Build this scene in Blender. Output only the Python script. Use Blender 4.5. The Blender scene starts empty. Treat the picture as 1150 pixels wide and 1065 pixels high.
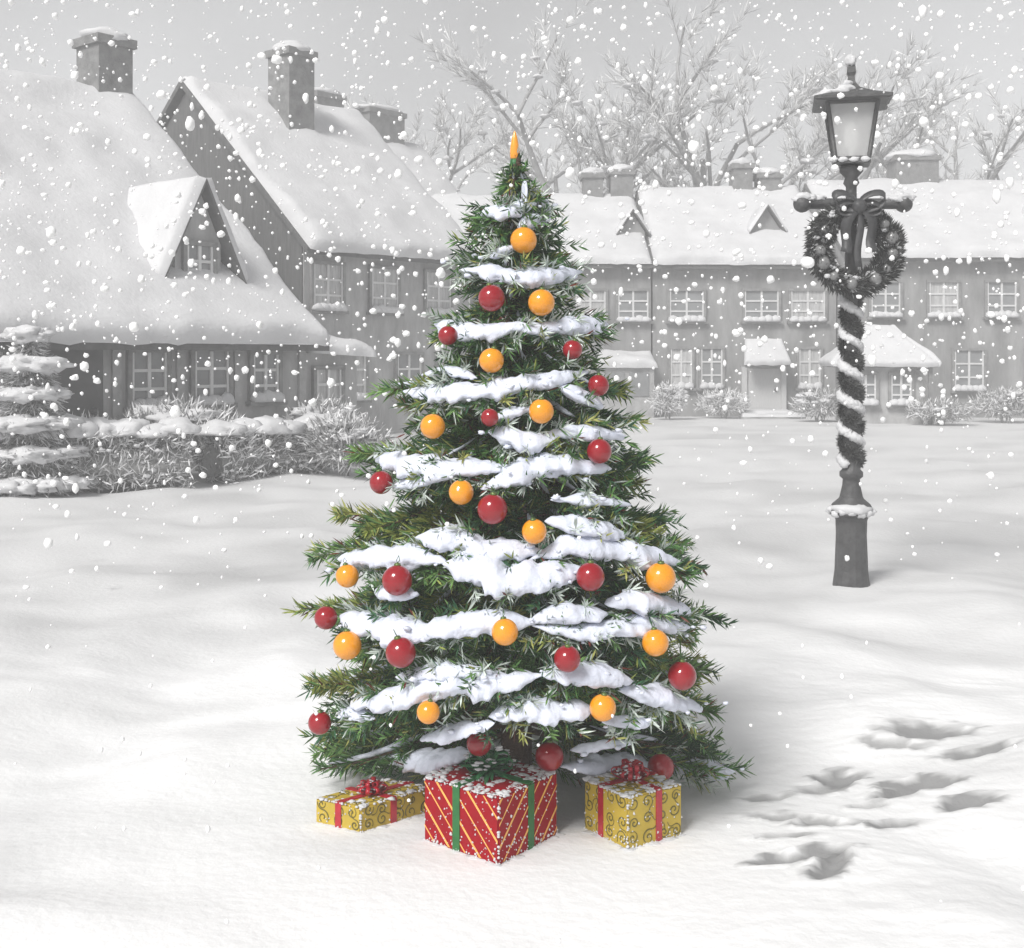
import bpy, math, random
import numpy as np
from mathutils import Vector, Matrix, noise as mnoise
R = math.radians
random.seed(7); rng = np.random.default_rng(7)
scene = bpy.context.scene
COL = scene.collection

# ------------------------------------------------------------------ camera frame (surveying helpers)
F, HORIZ, CX, CAMH = 1400.0, 400.0, 575.0, 1.7
def W(px, py, d):                       # survey point of the photograph at depth d -> world
    return Vector(((px-CX)/F*d, d, CAMH+(HORIZ-py)/F*d))
def GD(py): return CAMH*F/(py-HORIZ)    # depth of a ground point
def nz(p, s=1.0, o=0.0): return mnoise.noise(Vector((p[0]*s+o, p[1]*s-o*.7, p[2]*s+o*1.3)))
def sm(a, b, x):
    t = min(1, max(0, (x-a)/(b-a))); return t*t*(3-2*t)

# ------------------------------------------------------------------ materials
def mat(name, col, rough=.6, var=.15, vscale=6.0, bump=.0, bscale=40.0, metal=0.0, coat=0.0, attr=None, spec=.5, trans=0.0, sss=0.0, stretch=None, col2=None):
    m = bpy.data.materials.new(name); m.use_nodes = True
    nt = m.node_tree; b = nt.nodes['Principled BSDF']; L = nt.links.new
    b.inputs['Roughness'].default_value = rough; b.inputs['Metallic'].default_value = metal
    b.inputs['Coat Weight'].default_value = coat; b.inputs['Coat Roughness'].default_value = .05
    b.inputs['Specular IOR Level'].default_value = spec
    b.inputs['Transmission Weight'].default_value = trans
    if sss:
        b.inputs['Subsurface Weight'].default_value = sss
        b.inputs['Subsurface Radius'].default_value = (.03, .03, .04); b.inputs['Subsurface Scale'].default_value = 1
    tc = nt.nodes.new('ShaderNodeTexCoord'); src = tc.outputs['Object']
    if stretch:
        mp = nt.nodes.new('ShaderNodeMapping'); mp.inputs['Scale'].default_value = stretch
        L(src, mp.inputs['Vector']); src = mp.outputs['Vector']
    n = nt.nodes.new('ShaderNodeTexNoise'); n.inputs['Scale'].default_value = vscale; n.inputs['Detail'].default_value = 6
    n.inputs['Roughness'].default_value = .65
    L(src, n.inputs['Vector'])
    if attr:
        a = nt.nodes.new('ShaderNodeAttribute'); a.attribute_name = attr; base = a.outputs['Color']
        mul = nt.nodes.new('ShaderNodeMix'); mul.data_type = 'RGBA'; mul.blend_type = 'MULTIPLY'; mul.inputs[0].default_value = 1
        rp = nt.nodes.new('ShaderNodeMapRange'); rp.inputs['To Min'].default_value = 1-var; rp.inputs['To Max'].default_value = 1+var
        L(n.outputs['Fac'], rp.inputs['Value'])
        L(base, mul.inputs[6]); L(rp.outputs['Result'], mul.inputs[7]); L(mul.outputs[2], b.inputs['Base Color'])
    else:
        rp = nt.nodes.new('ShaderNodeValToRGB')
        c2 = col2 or [min(1, c*(1+var)) for c in col]; c1 = [c*(1-var) for c in col] if not col2 else col
        rp.color_ramp.elements[0].position = .3; rp.color_ramp.elements[1].position = .7
        rp.color_ramp.elements[0].color = (*c1, 1); rp.color_ramp.elements[1].color = (*c2, 1)
        L(n.outputs['Fac'], rp.inputs['Fac']); L(rp.outputs['Color'], b.inputs['Base Color'])
    if bump:
        n2 = nt.nodes.new('ShaderNodeTexNoise'); n2.inputs['Scale'].default_value = bscale; n2.inputs['Detail'].default_value = 5
        L(src, n2.inputs['Vector'])
        bp = nt.nodes.new('ShaderNodeBump'); bp.inputs['Strength'].default_value = bump; bp.inputs['Distance'].default_value = .02
        L(n2.outputs['Fac'], bp.inputs['Height']); L(bp.outputs['Normal'], b.inputs['Normal'])
    return m

M = {}
M['snow'] = mat('snow', (.60, .60, .61), .75, .07, 1.6, .5, 14)
M['ground'] = mat('ground snow', None, .8, .06, 1.6, .3, 22, attr='tint')
M['tree_snow'] = mat('branch snow', (.66, .69, .79), .7, .07, 14, .45, 34)
M['flake'] = mat('snowflake', (.95, .95, .95), .8, .01, 8, sss=.0)
M['needle'] = mat('conifer needles', None, .55, .25, 5, attr='tint', spec=.3)
M['frost'] = mat('frosted twigs', None, .8, .2, 3, attr='tint', spec=.2)
M['bark'] = mat('bark', (.09, .055, .035), .85, .4, 18, .8, 60)
M['greybark'] = mat('grey bark', (.30, .30, .30), .9, .3, 6, .6, 30)
M['red'] = mat('red lacquer', (.28, .002, .009), .3, .15, 9, coat=.6, spec=.15)
M['gold'] = mat('gold lacquer', (.80, .30, .004), .3, .12, 9, coat=.7, spec=.2)
M['candle'] = mat('candle gilt', (.9, .34, .02), .25, .12, 12, coat=.6)
M['cap'] = mat('ornament cap', (.12, .17, .05), .4, .2, 40, metal=.5)
M['twine'] = mat('green twine', (.06, .13, .05), .7, .2, 80)
M['redpaper'] = mat('red wrapping paper', (.30, .003, .011), .55, .12, 9, .12, 12, coat=.0, spec=.15)
M['stripe'] = mat('gold stripe print', (.80, .42, .10), .4, .15, 20)
M['goldpaper'] = mat('gold wrapping paper', (.50, .36, .045), .5, .14, 9, .12, 12, coat=.1, spec=.35)
M['scroll'] = mat('olive scroll print', (.13, .11, .018), .5, .25, 30)
M['greenribbon'] = mat('green ribbon', (.015, .13, .03), .5, .25, 30)
M['redribbon'] = mat('red ribbon', (.40, .006, .02), .35, .2, 40, coat=.3)
M['holly'] = mat('dark green leaves', (.035, .18, .06), .5, .5, 25)
M['iron'] = mat('dark cast iron', (.065, .065, .066), .5, .35, 14, .3, 50)
M['glass'] = mat('frosted lamp glass', (.80, .80, .80), .3, .10, 3, trans=.6)
M['mantle'] = mat('lamp mantle', (.85, .85, .83), .6, .05)
M['mantle'].node_tree.nodes['Principled BSDF'].inputs['Emission Color'].default_value = (1, 1, .97, 1); M['mantle'].node_tree.nodes['Principled BSDF'].inputs['Emission Strength'].default_value = .22
M['darkribbon'] = mat('dark ribbon', (.05, .05, .052), .5, .3, 20)
for k_ in ('red', 'gold'): M[k_].node_tree.nodes['Principled BSDF'].inputs['Coat IOR'].default_value = 1.75
M['ironball'] = mat('grey ornament', (.2, .2, .2), .25, .2, 20, coat=.5)
M['plaster'] = mat('grey plaster', (.36, .36, .36), .9, .28, 2.0, .6, 12, stretch=(1.5, 1.5, .5))
M['plaster_far'] = mat('dark grey render', (.25, .25, .25), .9, .36, 1.1, .6, 8, stretch=(1.6, 1.6, .45))
M['shade_gable'] = mat('shade-toned gable', (.10, .10, .10), .85, .3, 3, .4, 10, stretch=(6, 6, .6))  # gable in shade: the darkness is painted into the colour
M['rooftile'] = mat('dark roof tiles', (.10, .10, .10), .85, .3, 5, .4, 20)
M['brick'] = mat('sooty brick', (.19, .19, .19), .9, .35, 5, .6, 30)
M['stone'] = mat('pale stone', (.36, .36, .36), .9, .2, 4, .5, 20)
M['frame'] = mat('white window frame', (.62, .62, .62), .5, .1, 8)
M['curtain'] = mat('curtained window glass', (.42, .42, .42), .25, .35, 5, stretch=(5, 5, .5))
M['pane'] = mat('window glass', (.22, .225, .23), .12, .2, 2)
M['door'] = mat('dark door', (.07, .07, .07), .6, .2, 6)
M['paledoor'] = mat('pale door', (.50, .50, .50), .6, .12, 5, stretch=(10, 10, 1))
M['wood'] = mat('grey wood', (.22, .22, .22), .85, .3, 5, .4, 20)

# ------------------------------------------------------------------ mesh building
class MB:
    def __init__(s): s.v, s.f, s.m, s.sm = [], [], [], []
    def add(s, vs, fs, mi=0, smooth=False, X=None):
        o = len(s.v)
        s.v.extend([tuple(X @ Vector(p)) if X is not None else tuple(p) for p in vs])
        for f in fs: s.f.append([o+i for i in f]); s.m.append(mi); s.sm.append(smooth)
    def box(s, x0, x1, y0, y1, z0, z1, mi=0, X=None):
        vs = [(x, y, z) for z in (z0, z1) for y in (y0, y1) for x in (x0, x1)]
        s.add(vs, [(0,2,3,1),(4,5,7,6),(0,1,5,4),(2,6,7,3),(0,4,6,2),(1,3,7,5)], mi, False, X)
    def prism(s, poly, vec, mi=0, X=None):          # planar polygon extruded along vec
        n = len(poly); vec = Vector(vec)
        vs = [Vector(p) for p in poly]+[Vector(p)+vec for p in poly]
        fs = [list(range(n))[::-1], list(range(n, 2*n))]+[(i, (i+1) % n, n+(i+1) % n, n+i) for i in range(n)]
        s.add(vs, fs, mi, False, X)
    def lathe(s, prof, n=24, mi=0, smooth=True, X=None, rot=0):
        vs, fs = [], []
        for r, z in prof:
            for k in range(n):
                a = rot+2*math.pi*k/n; vs.append((r*math.cos(a), r*math.sin(a), z))
        for i in range(len(prof)-1):
            for k in range(n):
                fs.append((i*n+k, i*n+(k+1) % n, (i+1)*n+(k+1) % n, (i+1)*n+k))
        fs.append(list(range(n))[::-1]); fs.append([(len(prof)-1)*n+k for k in range(n)])
        s.add(vs, fs, mi, smooth, X)
    def tube(s, pts, rad, n=8, mi=0, smooth=True, X=None):
        pts = [Vector(p) for p in pts]; N = len(pts)
        if not hasattr(rad, '__len__'): rad = [rad]*N
        vs, fs = [], []
        up = Vector((0, 0, 1))
        for i, p in enumerate(pts):
            t = (pts[min(N-1, i+1)]-pts[max(0, i-1)]).normalized()
            a = t.cross(up)
            if a.length < .05: a = t.cross(Vector((1, 0, 0)))
            a.normalize(); b = a.cross(t)
            for k in range(n):
                w = 2*math.pi*k/n; vs.append(p+(a*math.cos(w)+b*math.sin(w))*rad[i])
        for i in range(N-1):
            for k in range(n): fs.append((i*n+k, i*n+(k+1) % n, (i+1)*n+(k+1) % n, (i+1)*n+k))
        fs.append(list(range(n))); fs.append([(N-1)*n+k for k in range(n)][::-1])
        s.add(vs, fs, mi, smooth, X)
    def strip(s, pts, side, w, th=.0015, mi=0, X=None):   # flat ribbon along pts, width along side vectors
        vs, fs = [], []; N = len(pts)
        for i, p in enumerate(pts):
            p = Vector(p); sd = Vector(side[i] if isinstance(side, list) else side).normalized()
            t = (Vector(pts[min(N-1, i+1)])-Vector(pts[max(0, i-1)])).normalized(); nn = sd.cross(t)*th
            ww = (w[i] if hasattr(w, '__len__') else w)/2
            vs += [p-sd*ww-nn, p+sd*ww-nn, p+sd*ww+nn, p-sd*ww+nn]
        for i in range(N-1):
            for k in range(4): fs.append((4*i+k, 4*i+(k+1) % 4, 4*i+4+(k+1) % 4, 4*i+4+k))
        fs += [(0, 3, 2, 1), (4*N-4, 4*N-3, 4*N-2, 4*N-1)]
        s.add(vs, fs, mi, True, X)
    def blob(s, c, r, sc=(1, 1, 1), sub=2, amp=.25, fr=1.5, mi=0, seed=0.0, flat=None, X=None):
        vs, fs = ICO[sub]; out = []
        for v in vs:
            d = 1+amp*nz(v, fr, seed)+amp*.5*nz(v, fr*2.3, seed+9)
            p = Vector((v[0]*sc[0]*r*d, v[1]*sc[1]*r*d, v[2]*sc[2]*r*d))
            if flat is not None and p.z < flat*r: p.z = flat*r
            out.append(p+Vector(c))
        s.add(out, fs, mi, True, X)
    def build(s, name, mats, parent=None, loc=None):
        me = bpy.data.meshes.new(name); me.from_pydata(s.v, [], s.f)
        for m in (mats if isinstance(mats, (list, tuple)) else [mats]): me.materials.append(m)
        me.polygons.foreach_set('material_index', s.m); me.polygons.foreach_set('use_smooth', s.sm); me.update()
        o = bpy.data.objects.new(name, me); COL.objects.link(o)
        if parent: o.parent = parent
        if loc is not None: o.location = loc
        return o
def _ico(sub):
    import bmesh
    b = bmesh.new(); bmesh.ops.create_icosphere(b, subdivisions=sub, radius=1)
    b.verts.index_update()
    r = ([tuple(v.co) for v in b.verts], [[v.index for v in f.verts] for f in b.faces]); b.free(); return r
ICO = {k: _ico(k) for k in (1, 2, 3, 4)}

def blades(name, P, D, ln, wd, colr, m, parent=None, loc=None):
    """many needle-shaped faces as one mesh with a colour attribute"""
    P = np.asarray(P, float); D = np.asarray(D, float); N = len(P)
    D = D/np.linalg.norm(D, axis=1, keepdims=True)
    rv = rng.normal(size=(N, 3)); S = np.cross(D, rv); S /= np.linalg.norm(S, axis=1, keepdims=True)+1e-9
    ln = np.broadcast_to(ln, (N,))[:, None]; wd = np.broadcast_to(wd, (N,))[:, None]
    V = np.stack([P-S*wd*.3, P+S*wd*.3, P+D*ln*.55+S*wd*.5, P+D*ln, P+D*ln*.55-S*wd*.5], 1).reshape(-1, 3)
    me = bpy.data.meshes.new(name)
    me.vertices.add(5*N); me.vertices.foreach_set('co', V.ravel().astype(np.float32))
    me.loops.add(5*N); me.loops.foreach_set('vertex_index', np.arange(5*N, dtype=np.int32))
    me.polygons.add(N); me.polygons.foreach_set('loop_start', np.arange(0, 5*N, 5, dtype=np.int32))
    me.update(calc_edges=True)
    ca = me.color_attributes.new('tint', 'FLOAT_COLOR', 'POINT')
    C = np.ones((N, 5, 4), np.float32); C[:, :, :3] = np.asarray(colr)[:, None, :]
    ca.data.foreach_set('color', C.ravel())
    me.materials.append(m); me.validate()
    o = bpy.data.objects.new(name, me); COL.objects.link(o)
    if parent: o.parent = parent
    if loc is not None: o.location = loc
    return o

def tag(o, label=None, cat=None, group=None, kind=None):
    if label: o['label'] = label
    if cat: o['category'] = cat
    if group: o['group'] = group
    if kind: o['kind'] = kind
    return o
def thing(name, label, cat, loc=(0, 0, 0), rz=0, group=None):
    o = bpy.data.objects.new(name, None); COL.objects.link(o)
    o.location = loc; o.rotation_euler = (0, 0, rz); o.empty_display_size = .1
    return tag(o, label, cat, group)

# ------------------------------------------------------------------ ground
PRINTS = []   # (x, y, angle, half length, half width, depth, slush)
def fp(px, py, ang, hl, hw, dp, sl):
    d = GD(py); PRINTS.append(((px-CX)/F*d, d, R(ang), hl, hw, dp, sl))
fp(893, 966, 10, .13, .045, .06, .55); fp(932, 976, 58, .14, .045, .06, .6); fp(930, 958, 5, .09, .04, .05, .5)
fp(1035, 876, 12, .16, .07, .07, .6); fp(1008, 884, 30, .10, .05, .06, .5); fp(1040, 826, 8, .20, .10, .06, .35); fp(1000, 838, -10, .13, .05, .05, .3)
fp(942, 866, 20, .10, .07, .06, .45); fp(925, 878, 30, .13, .05, .05, .3); fp(900, 918, -8, .15, .05, .05, .3); fp(935, 924, 12, .13, .04, .05, .4)
fp(1000, 922, 15, .10, .035, .04, .4); fp(880, 941, 3, .09, .02, .03, .35); fp(1085, 900, 25, .14, .06, .06, .45); fp(1100, 850, 10, .16, .06, .05, .4)
fp(860, 893, 20, .10, .03, .03, .3); fp(975, 900, 20, .08, .03, .03, .25)
def ground(x, y):
    w = 1-math.exp(-(((x+.0)/1.35)**2+((y-4.5)/.95)**2)**2)
    far = 1-sm(14, 40, y)
    h = .10*nz((x*.8, y*.7, 1.7), 1)*w*far + .045*nz((x, y*.8, 4.2), 1.9)*w*far + .010*nz((x, y, 9.3), 5.)*w*(1-sm(8, 14, y))
    h += .07*math.exp(-((y-8.35-.25*math.sin(x*1.3))/.45)**2)*sm(.9, 1.9, x)
    h += .05*math.exp(-((y-3.75-.1*math.sin(x*2))/.3)**2)*sm(-.2, -1.2, x)
    h += .05*math.exp(-(((x-2.49)/.22)**2+((y-9.1)/.22)**2))
    tint = 1.0
    tint *= 1-.15*sm(-.05, .5, nz((x*.45, y*.9, 3.3), 1)+.35*nz((x*1.6, y*3.4, 5.1), 1))
    sl = 0
    if 3.3 < y < 6.8 and .4 < x < 3.5:
        for (fx, fy, a, hl, hw, dp, s) in PRINTS:
            dx, dy = x-fx, y-fy
            if abs(dx) > .5 or abs(dy) > .5: continue
            u = (dx*math.cos(a)+dy*math.sin(a))/hl; v = (-dx*math.sin(a)+dy*math.cos(a))/hw
            q = math.sqrt(u*u+v*v)*(1+.35*nz((x, y, fx), 14))
            h -= .5*dp*(1-sm(.3, 1.2, q)); h += .008*math.exp(-((q-1.25)/.22)**2)
            sl = max(sl, s*(1-sm(.6, 1.5, q+.5*nz((x*.5, y, 2), 22)+.2*nz((x, y, 2), 60))))
        h += .006*nz((x, y, 1), 16)*sm(.4, 1.2, x)
    return h, tint, sl
def gz(x, y): return ground(x, y)[0]

def build_ground():
    ys = list(np.linspace(-8, 3.2, 24))
    y = 3.2
    while y < 6.6: y += .014; ys.append(y)
    st = .014
    while y < 400: st = min(20, st*1.045); y += st; ys.append(y)
    us = np.linspace(-1, 1, 381); us = np.sign(us)*(0.30*np.abs(us)+.70*np.abs(us)**3.2)
    V, T = [], []
    for yy in ys:
        hw = 8+1.1*max(0, yy)
        for u in us:
            x = u*hw; h, t, sl = ground(x, yy)
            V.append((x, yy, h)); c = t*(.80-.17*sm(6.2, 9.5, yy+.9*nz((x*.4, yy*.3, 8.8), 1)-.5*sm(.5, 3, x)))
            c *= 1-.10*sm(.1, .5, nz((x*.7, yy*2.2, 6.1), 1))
            q_ = min(.95, sl*2.7); c = c*(1-q_)+.24*q_
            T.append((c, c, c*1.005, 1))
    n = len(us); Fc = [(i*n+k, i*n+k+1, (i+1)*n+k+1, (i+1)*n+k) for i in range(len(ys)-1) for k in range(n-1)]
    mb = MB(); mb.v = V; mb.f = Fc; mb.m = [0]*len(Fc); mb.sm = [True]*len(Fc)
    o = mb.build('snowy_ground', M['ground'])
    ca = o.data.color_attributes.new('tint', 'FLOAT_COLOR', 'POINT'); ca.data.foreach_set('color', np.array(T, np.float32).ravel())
    tag(o, 'snow covered ground with drifts and trampled footprints on the right', 'ground', kind='structure')
build_ground()

# ------------------------------------------------------------------ snow slabs
def slab(mb, A, B, C, D, th=.2, step=.2, amp=.05, rnd=.22, seed=0., over=.06, mi=0, holes=()):
    """snow lying on the quad A B (eave) C D (ridge)"""
    A, B, C, D = map(Vector, (A, B, C, D))
    nrm = (B-A).cross(D-A).normalized()
    if nrm.z < 0: nrm = -nrm
    dn = (A-D).normalized()
    lu, lv = (B-A).length, (D-A).length
    nu, nv = max(6, int(lu/step)), max(6, int(lv/step))
    def tt(n):
        t = [0, .25/n, .6/n]+[i/n for i in range(1, n)]+[1-.6/n, 1-.25/n, 1]
        return sorted(set(t))
    tu, tv = tt(nu), tt(nv); vs, fs = [], []
    for v in tv:
        for u in tu:
            p = (A*(1-u)+B*u)*(1-v)+(D*(1-u)+C*u)*v
            e = min(u*lu, (1-u)*lu, v*lv, (1-v)*lv*1.0)
            e = math.sqrt(max(0, 1-(1-min(1, e/rnd))**2))
            k = nz(p, .9, seed)*.6+nz(p, 2.4, seed+3)*.4
            q = p+nrm*(th*e*(1+.5*k)+amp*k*e+amp*.35*nz(p, 5.5, seed+11)*e)
            if v < .5: q += dn*(over*nz(p, 3.1, seed+7)*(1-v*2))
            vs.append(q)
    n = len(tu)
    for j in range(len(tv)-1):
        for i in range(n-1): fs.append((j*n+i, j*n+i+1, (j+1)*n+i+1, (j+1)*n+i))
    o = len(vs); vs += [A, B, C, D]
    fs.append((o, o+3, o+2, o+1))
    mb.add(vs, fs, mi, True)

# ------------------------------------------------------------------ houses
def window(parent, x, z, w, h, y=0, label=None, mull=True, snow=True, X=None, pane='pane', arch=False):
    t = .07
    f = MB()
    f.box(x-w/2-t, x-w/2, y-.07, y+.03, z-h/2, z+h/2, 0, X); f.box(x+w/2, x+w/2+t, y-.07, y+.03, z-h/2, z+h/2, 0, X)
    f.box(x-w/2-t, x+w/2+t, y-.08, y+.03, z+h/2, z+h/2+t, 0, X); f.box(x-w/2-t-.04, x+w/2+t+.04, y-.13, y+.03, z-h/2-t, z-h/2, 0, X)
    o = f.build('window', M['wood'], parent)
    p = MB(); p.box(x-w/2, x+w/2, y-.02, y+.02, z-h/2, z+h/2, 0, X); p.build('pane', M[pane if random.random() < .55 else 'curtain'], o)
    g = MB(); b = .028
    if mull:
        g.box(x-b, x+b, y-.05, y-.02, z-h/2, z+h/2, 0, X)
        for q in (-.17, .17): g.box(x-w/2, x-b, y-.047, y-.02, z+q*h-b*.8, z+q*h+b*.8, 0, X); g.box(x+b, x+w/2, y-.047, y-.02, z+q*h-b*.8, z+q*h+b*.8, 0, X)
    for s in (-1, 1): g.box(x+s*w/2-(b if s > 0 else 0)*1.4, x+s*w/2+(b if s < 0 else 0)*1.4, y-.055, y-.02, z-h/2, z+h/2, 0, X)
    g.build('sash', M['frame'], o)
    if snow:
        s = MB(); n = max(3, int(w/.16))
        for i in range(n):
            q = x-w/2+(i+.5)*w/n
            c = Vector((q, y-.10, z-h/2+.03)); c = X @ c if X is not None else c
            s.blob(c, .13, (1.2, .8, .75+.4*random.random()), 2, .3, 2, 0, random.random()*50, -.35)
        s.build('sill_snow', M['snow'], o)
    return o

def chimney(parent, x0, x1, y0, y1, z0, z1, mi='brick', pots=1):
    c = MB(); c.box(x0, x1, y0, y1, z0, z1-.16)
    c.box(x0-.06, x1+.06, y0-.06, y1+.06, z1-.16, z1)
    o = c.build('chimney', M[mi], parent)
    s = MB(); r = (x1-x0)*.62
    s.blob(((x0+x1)/2, (y0+y1)/2, z1+.02), 1, ((x1-x0)*.62, (y1-y0)*.6, .2), 3, .25, 1.8, 0, x0*3+z1, -.1)
    s.build('snow_cap', M['snow'], o)
    return o

def house(name, label, loc, rz, L, Wd, ez, rzg, oh=.35, vo=.2, wallm='plaster', th=.22, group=None, seed=0., slope_back=True, gable='plaster', wy=None):
    root = thing(name, label, 'house', loc, rz, group)
    tanp = (rzg-ez)/(Wd/2)
    w = MB()
    w.prism([(0, 0, -.4), (0, Wd, -.4), (0, Wd, ez-.06), (0, Wd/2, rzg-.06), (0, 0, ez-.06)], (L, 0, 0))
    w.build('wall', M[wallm], root)
    if gable != wallm:
        g = MB(); g.prism([(-.04, .02, -.4), (-.04, Wd-.02, -.4), (-.04, Wd-.02, ez-.1), (-.04, Wd/2, rzg-.1), (-.04, .02, ez-.1)], (.045-.01, 0, 0)); g.build('gable_shade', M[gable], root)  # thin dark sheet over the left gable, standing in for its shade
    rf = MB(); t = .14
    for s in (0, 1):
        a = (-vo, -oh, ez-oh*tanp); b = (L+vo, -oh, ez-oh*tanp); c = (L+vo, Wd/2, rzg); d = (-vo, Wd/2, rzg)
        if s: a, b, c, d = [(p[0], Wd-p[1], p[2]) for p in (a, b, c, d)]
        up = Vector((0, 0, t))
        vs = [Vector(p) for p in (a, b, c, d)]+[Vector(p)+up for p in (a, b, c, d)]
        rf.add(vs, [(0,1,2,3),(4,7,6,5),(0,4,5,1),(1,5,6,2),(3,2,6,7),(0,3,7,4)])
    ro = rf.build('roof', M['rooftile'], root)
    sn = MB(); e = .03
    zt = lambda y: rzg-abs(y-Wd/2)*tanp+t
    y0 = -oh-.05
    slab(sn, (-vo+e, y0, zt(y0)), (L+vo-e, y0, zt(y0)), (L+vo-e, Wd/2+.1, zt(Wd/2)+.02), (-vo+e, Wd/2+.1, zt(Wd/2)+.02), th, .24, .06, .3, seed, .12)
    y1 = Wd+oh+.05
    slab(sn, (L+vo-e, y1, zt(y1)), (-vo+e, y1, zt(y1)), (-vo+e, Wd/2-.1, zt(Wd/2)+.02), (L+vo-e, Wd/2-.1, zt(Wd/2)+.02), th, .5, .05, .3, seed+5, .1)
    sn.build('roof_snow', M['snow'], ro)
    root['tanp'] = tanp
    return root, ro, tanp

def dormer(root, x, yb, zb, hw, eh, ah, ln, ohs=.25, win=True, th=.14, seed=0, wallm='plaster'):
    """gabled dormer: front gable at local y=yb, ridge running back ln"""
    d = MB()
    d.prism([(x-hw, yb, zb-.15), (x+hw, yb, zb-.15), (x+hw, yb, zb+eh), (x, yb, zb+ah), (x-hw, yb, zb+eh)], (0, ln, 0))
    o = d.build('dormer', M[wallm], root)
    sl = (ah-eh)/hw; rw = hw+ohs; ez = zb+ah-sl*rw
    s = MB(); s2 = MB()
    for sg in (-1, 1):
        A = (x+sg*rw, yb-.22, ez+.05); B = (x+sg*rw, yb+ln, ez+.05); C = (x, yb+ln, zb+ah+.05); D = (x, yb-.22, zb+ah+.05)
        s2.add([Vector(p) for p in (A, B, C, D)]+[Vector(p)+Vector((0, 0, .06)) for p in (A, B, C, D)],
               [(0,1,2,3),(4,7,6,5),(0,4,5,1),(1,5,6,2),(3,2,6,7),(0,3,7,4)])
        u = Vector((0, 0, .065)); q = [Vector(p)+u for p in (A, B, C, D)]
        slab(s, *q, th=th, step=.14, amp=.03, rnd=.14, seed=seed+sg, over=.05)
    r = s2.build('dormer_roof', M['rooftile'], o)
    s.build('dormer_snow', M['snow'], o)
    if win: 
        ww = window(o, x, zb+eh*.52, hw*1.15, eh*.85, yb, snow=False); ww.name = 'window'
    return o

TH = R(50); ca, sa = math.cos(TH), math.sin(TH)
AL = Vector((ca, sa, 0)); BK = Vector((-sa, ca, 0))
# near cottage on the left
LA = 11.0
EA = Vector((-.1464*20, 20, 0)) + BK*.4 - AL*(LA+.2)
hA, rA, tA = house('cottage', 'near cottage on the left with long snowy roof, tall gabled dormer and low eaves', EA, TH, LA, 10.2, 2.12, 6.44, oh=.4, th=.24, seed=1.)
def ax(t): return LA+.2-t                # distance left from the right eave corner -> local x
for t, z, w, h in ((3.1, 1.36, .58, .78), (2.02, 1.38, .62, .78), (1.0, 1.36, .5, .72), (5.6, 1.36, .6, .78)): window(hA, ax(t), z, w, h)
dr = MB(); dr.box(ax(4.75), ax(3.85), -.06, .02, -.2, 1.86); do = dr.build('door', M['door'], hA)
hd = MB(); hd.blob((ax(4.0), -.09, .95), .05, amp=0); hd.build('handle', M['iron'], do)
tb = MB()
for t in (.25, 1.52, 2.56, 3.62): tb.box(ax(t)-.07, ax(t)+.07, -.045, .01, -.2, 2.0)
tb.box(ax(10.9), ax(.2), -.04, .01, .62, .74); tb.build('wall_post', M['stone'], hA)
dormer(hA, ax(1.85), .93-.4, 2.12+.53*tA+.02, .42, .85, 1.72, 2.1, .34, True, .16, 3)
chimney(hA, ax(.95), ax(.25), 4.75, 5.5, 6.0, 7.55)
# lean-to on the right end of the cottage
ln = MB(); ln.prism([(LA, .2, -.3), (LA, 3, -.3), (LA, 3, 2.1), (LA, .2, 1.75)], (1.35, 0, 0)); lo = ln.build('lean_to', M['plaster'], hA)
ls = MB(); slab(ls, (LA+.05, -.1, 1.75), (LA+1.55, -.1, 1.68), (LA+1.55, 3.1, 2.15), (LA+.05, 3.1, 2.25), .2, .15, .04, .2, 4.4); ls.build('lean_to_snow', M['snow'], lo)
window(hA, LA+.68, 1.1, .55, .75, .2)

# second cottage behind it
LB = 5.0
EB = Vector((-.164*25, 25, 0)) + BK*.35 + AL*.2
hB, rB, tB = house('cottage', 'cottage with dark left gable and big square chimney, behind the near cottage', EB, TH, LB, 7.9, 4.08, 7.72, oh=.35, th=.24, seed=8., gable='shade_gable', wallm='plaster')
for t in (.62, 2.25, 3.95): window(hB, t, 3.12, .8, .95)
for t in (1.3, 3.0, 4.3): window(hB, t, 1.25, .75, .95)
# chimney stands on the front slope just below the ridge
chimney(hB, 1.75, 2.5, 2.55, 3.3, 5.6, 8.75)
# third cottage, further back, its right slope seen past the second one
EC = Vector((0, 40, 0)) + BK*.35 - AL*8.2
hC, rC, tC = house('cottage', 'farthest cottage of the left group, mostly behind the second roof, with two squat chimneys', EC, TH, 8.0, 7.4, 4.9, 8.7, th=.22, seed=15.)
chimney(hC, 3.2, 4.3, 3.3, 4.1, 8.2, 9.9); chimney(hC, 5.4, 7.0, 3.3, 4.1, 8.2, 9.75)

# far terrace
def terr(label, x0, x1, y, ez, rg, seed, Wd=9.0):
    return house('terraced_house', label, (x0, y, 0), 0, x1-x0, Wd, ez, rg, oh=.3, vo=.02, wallm='plaster_far', th=.22, seed=seed, group='terraced houses across the square', gable='plaster_far')
h1, r1, t1 = terr('left house of the far terrace, half hidden behind the tree, two chimneys', -2.6, 3.9, 35, 4.3, 6.55, 20)
h2, r2, t2 = terr('middle house of the far terrace with pale hooded front door', 3.95, 9.1, 35, 4.3, 6.8, 25)
h3, r3, t3 = terr('right house of the far terrace behind the lamp post, broad chimney', 9.15, 19, 34.4, 4.45, 6.95, 30)
for x in (-1.6, .2, 2.2, 3.5-.1): window(h1, x+2.6, 3.1, .85, .85, pane='pane')
for x in (-1.2, .9): window(h1, x+2.6, 1.3, 1.0, 1.1)
for x in (4.9, 7.0, 8.3): window(h2, x-3.95, 3.1, .95, .85)
for x in (4.75, 5.6): window(h2, x-3.95, 1.35, .6, 1.1)
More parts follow.
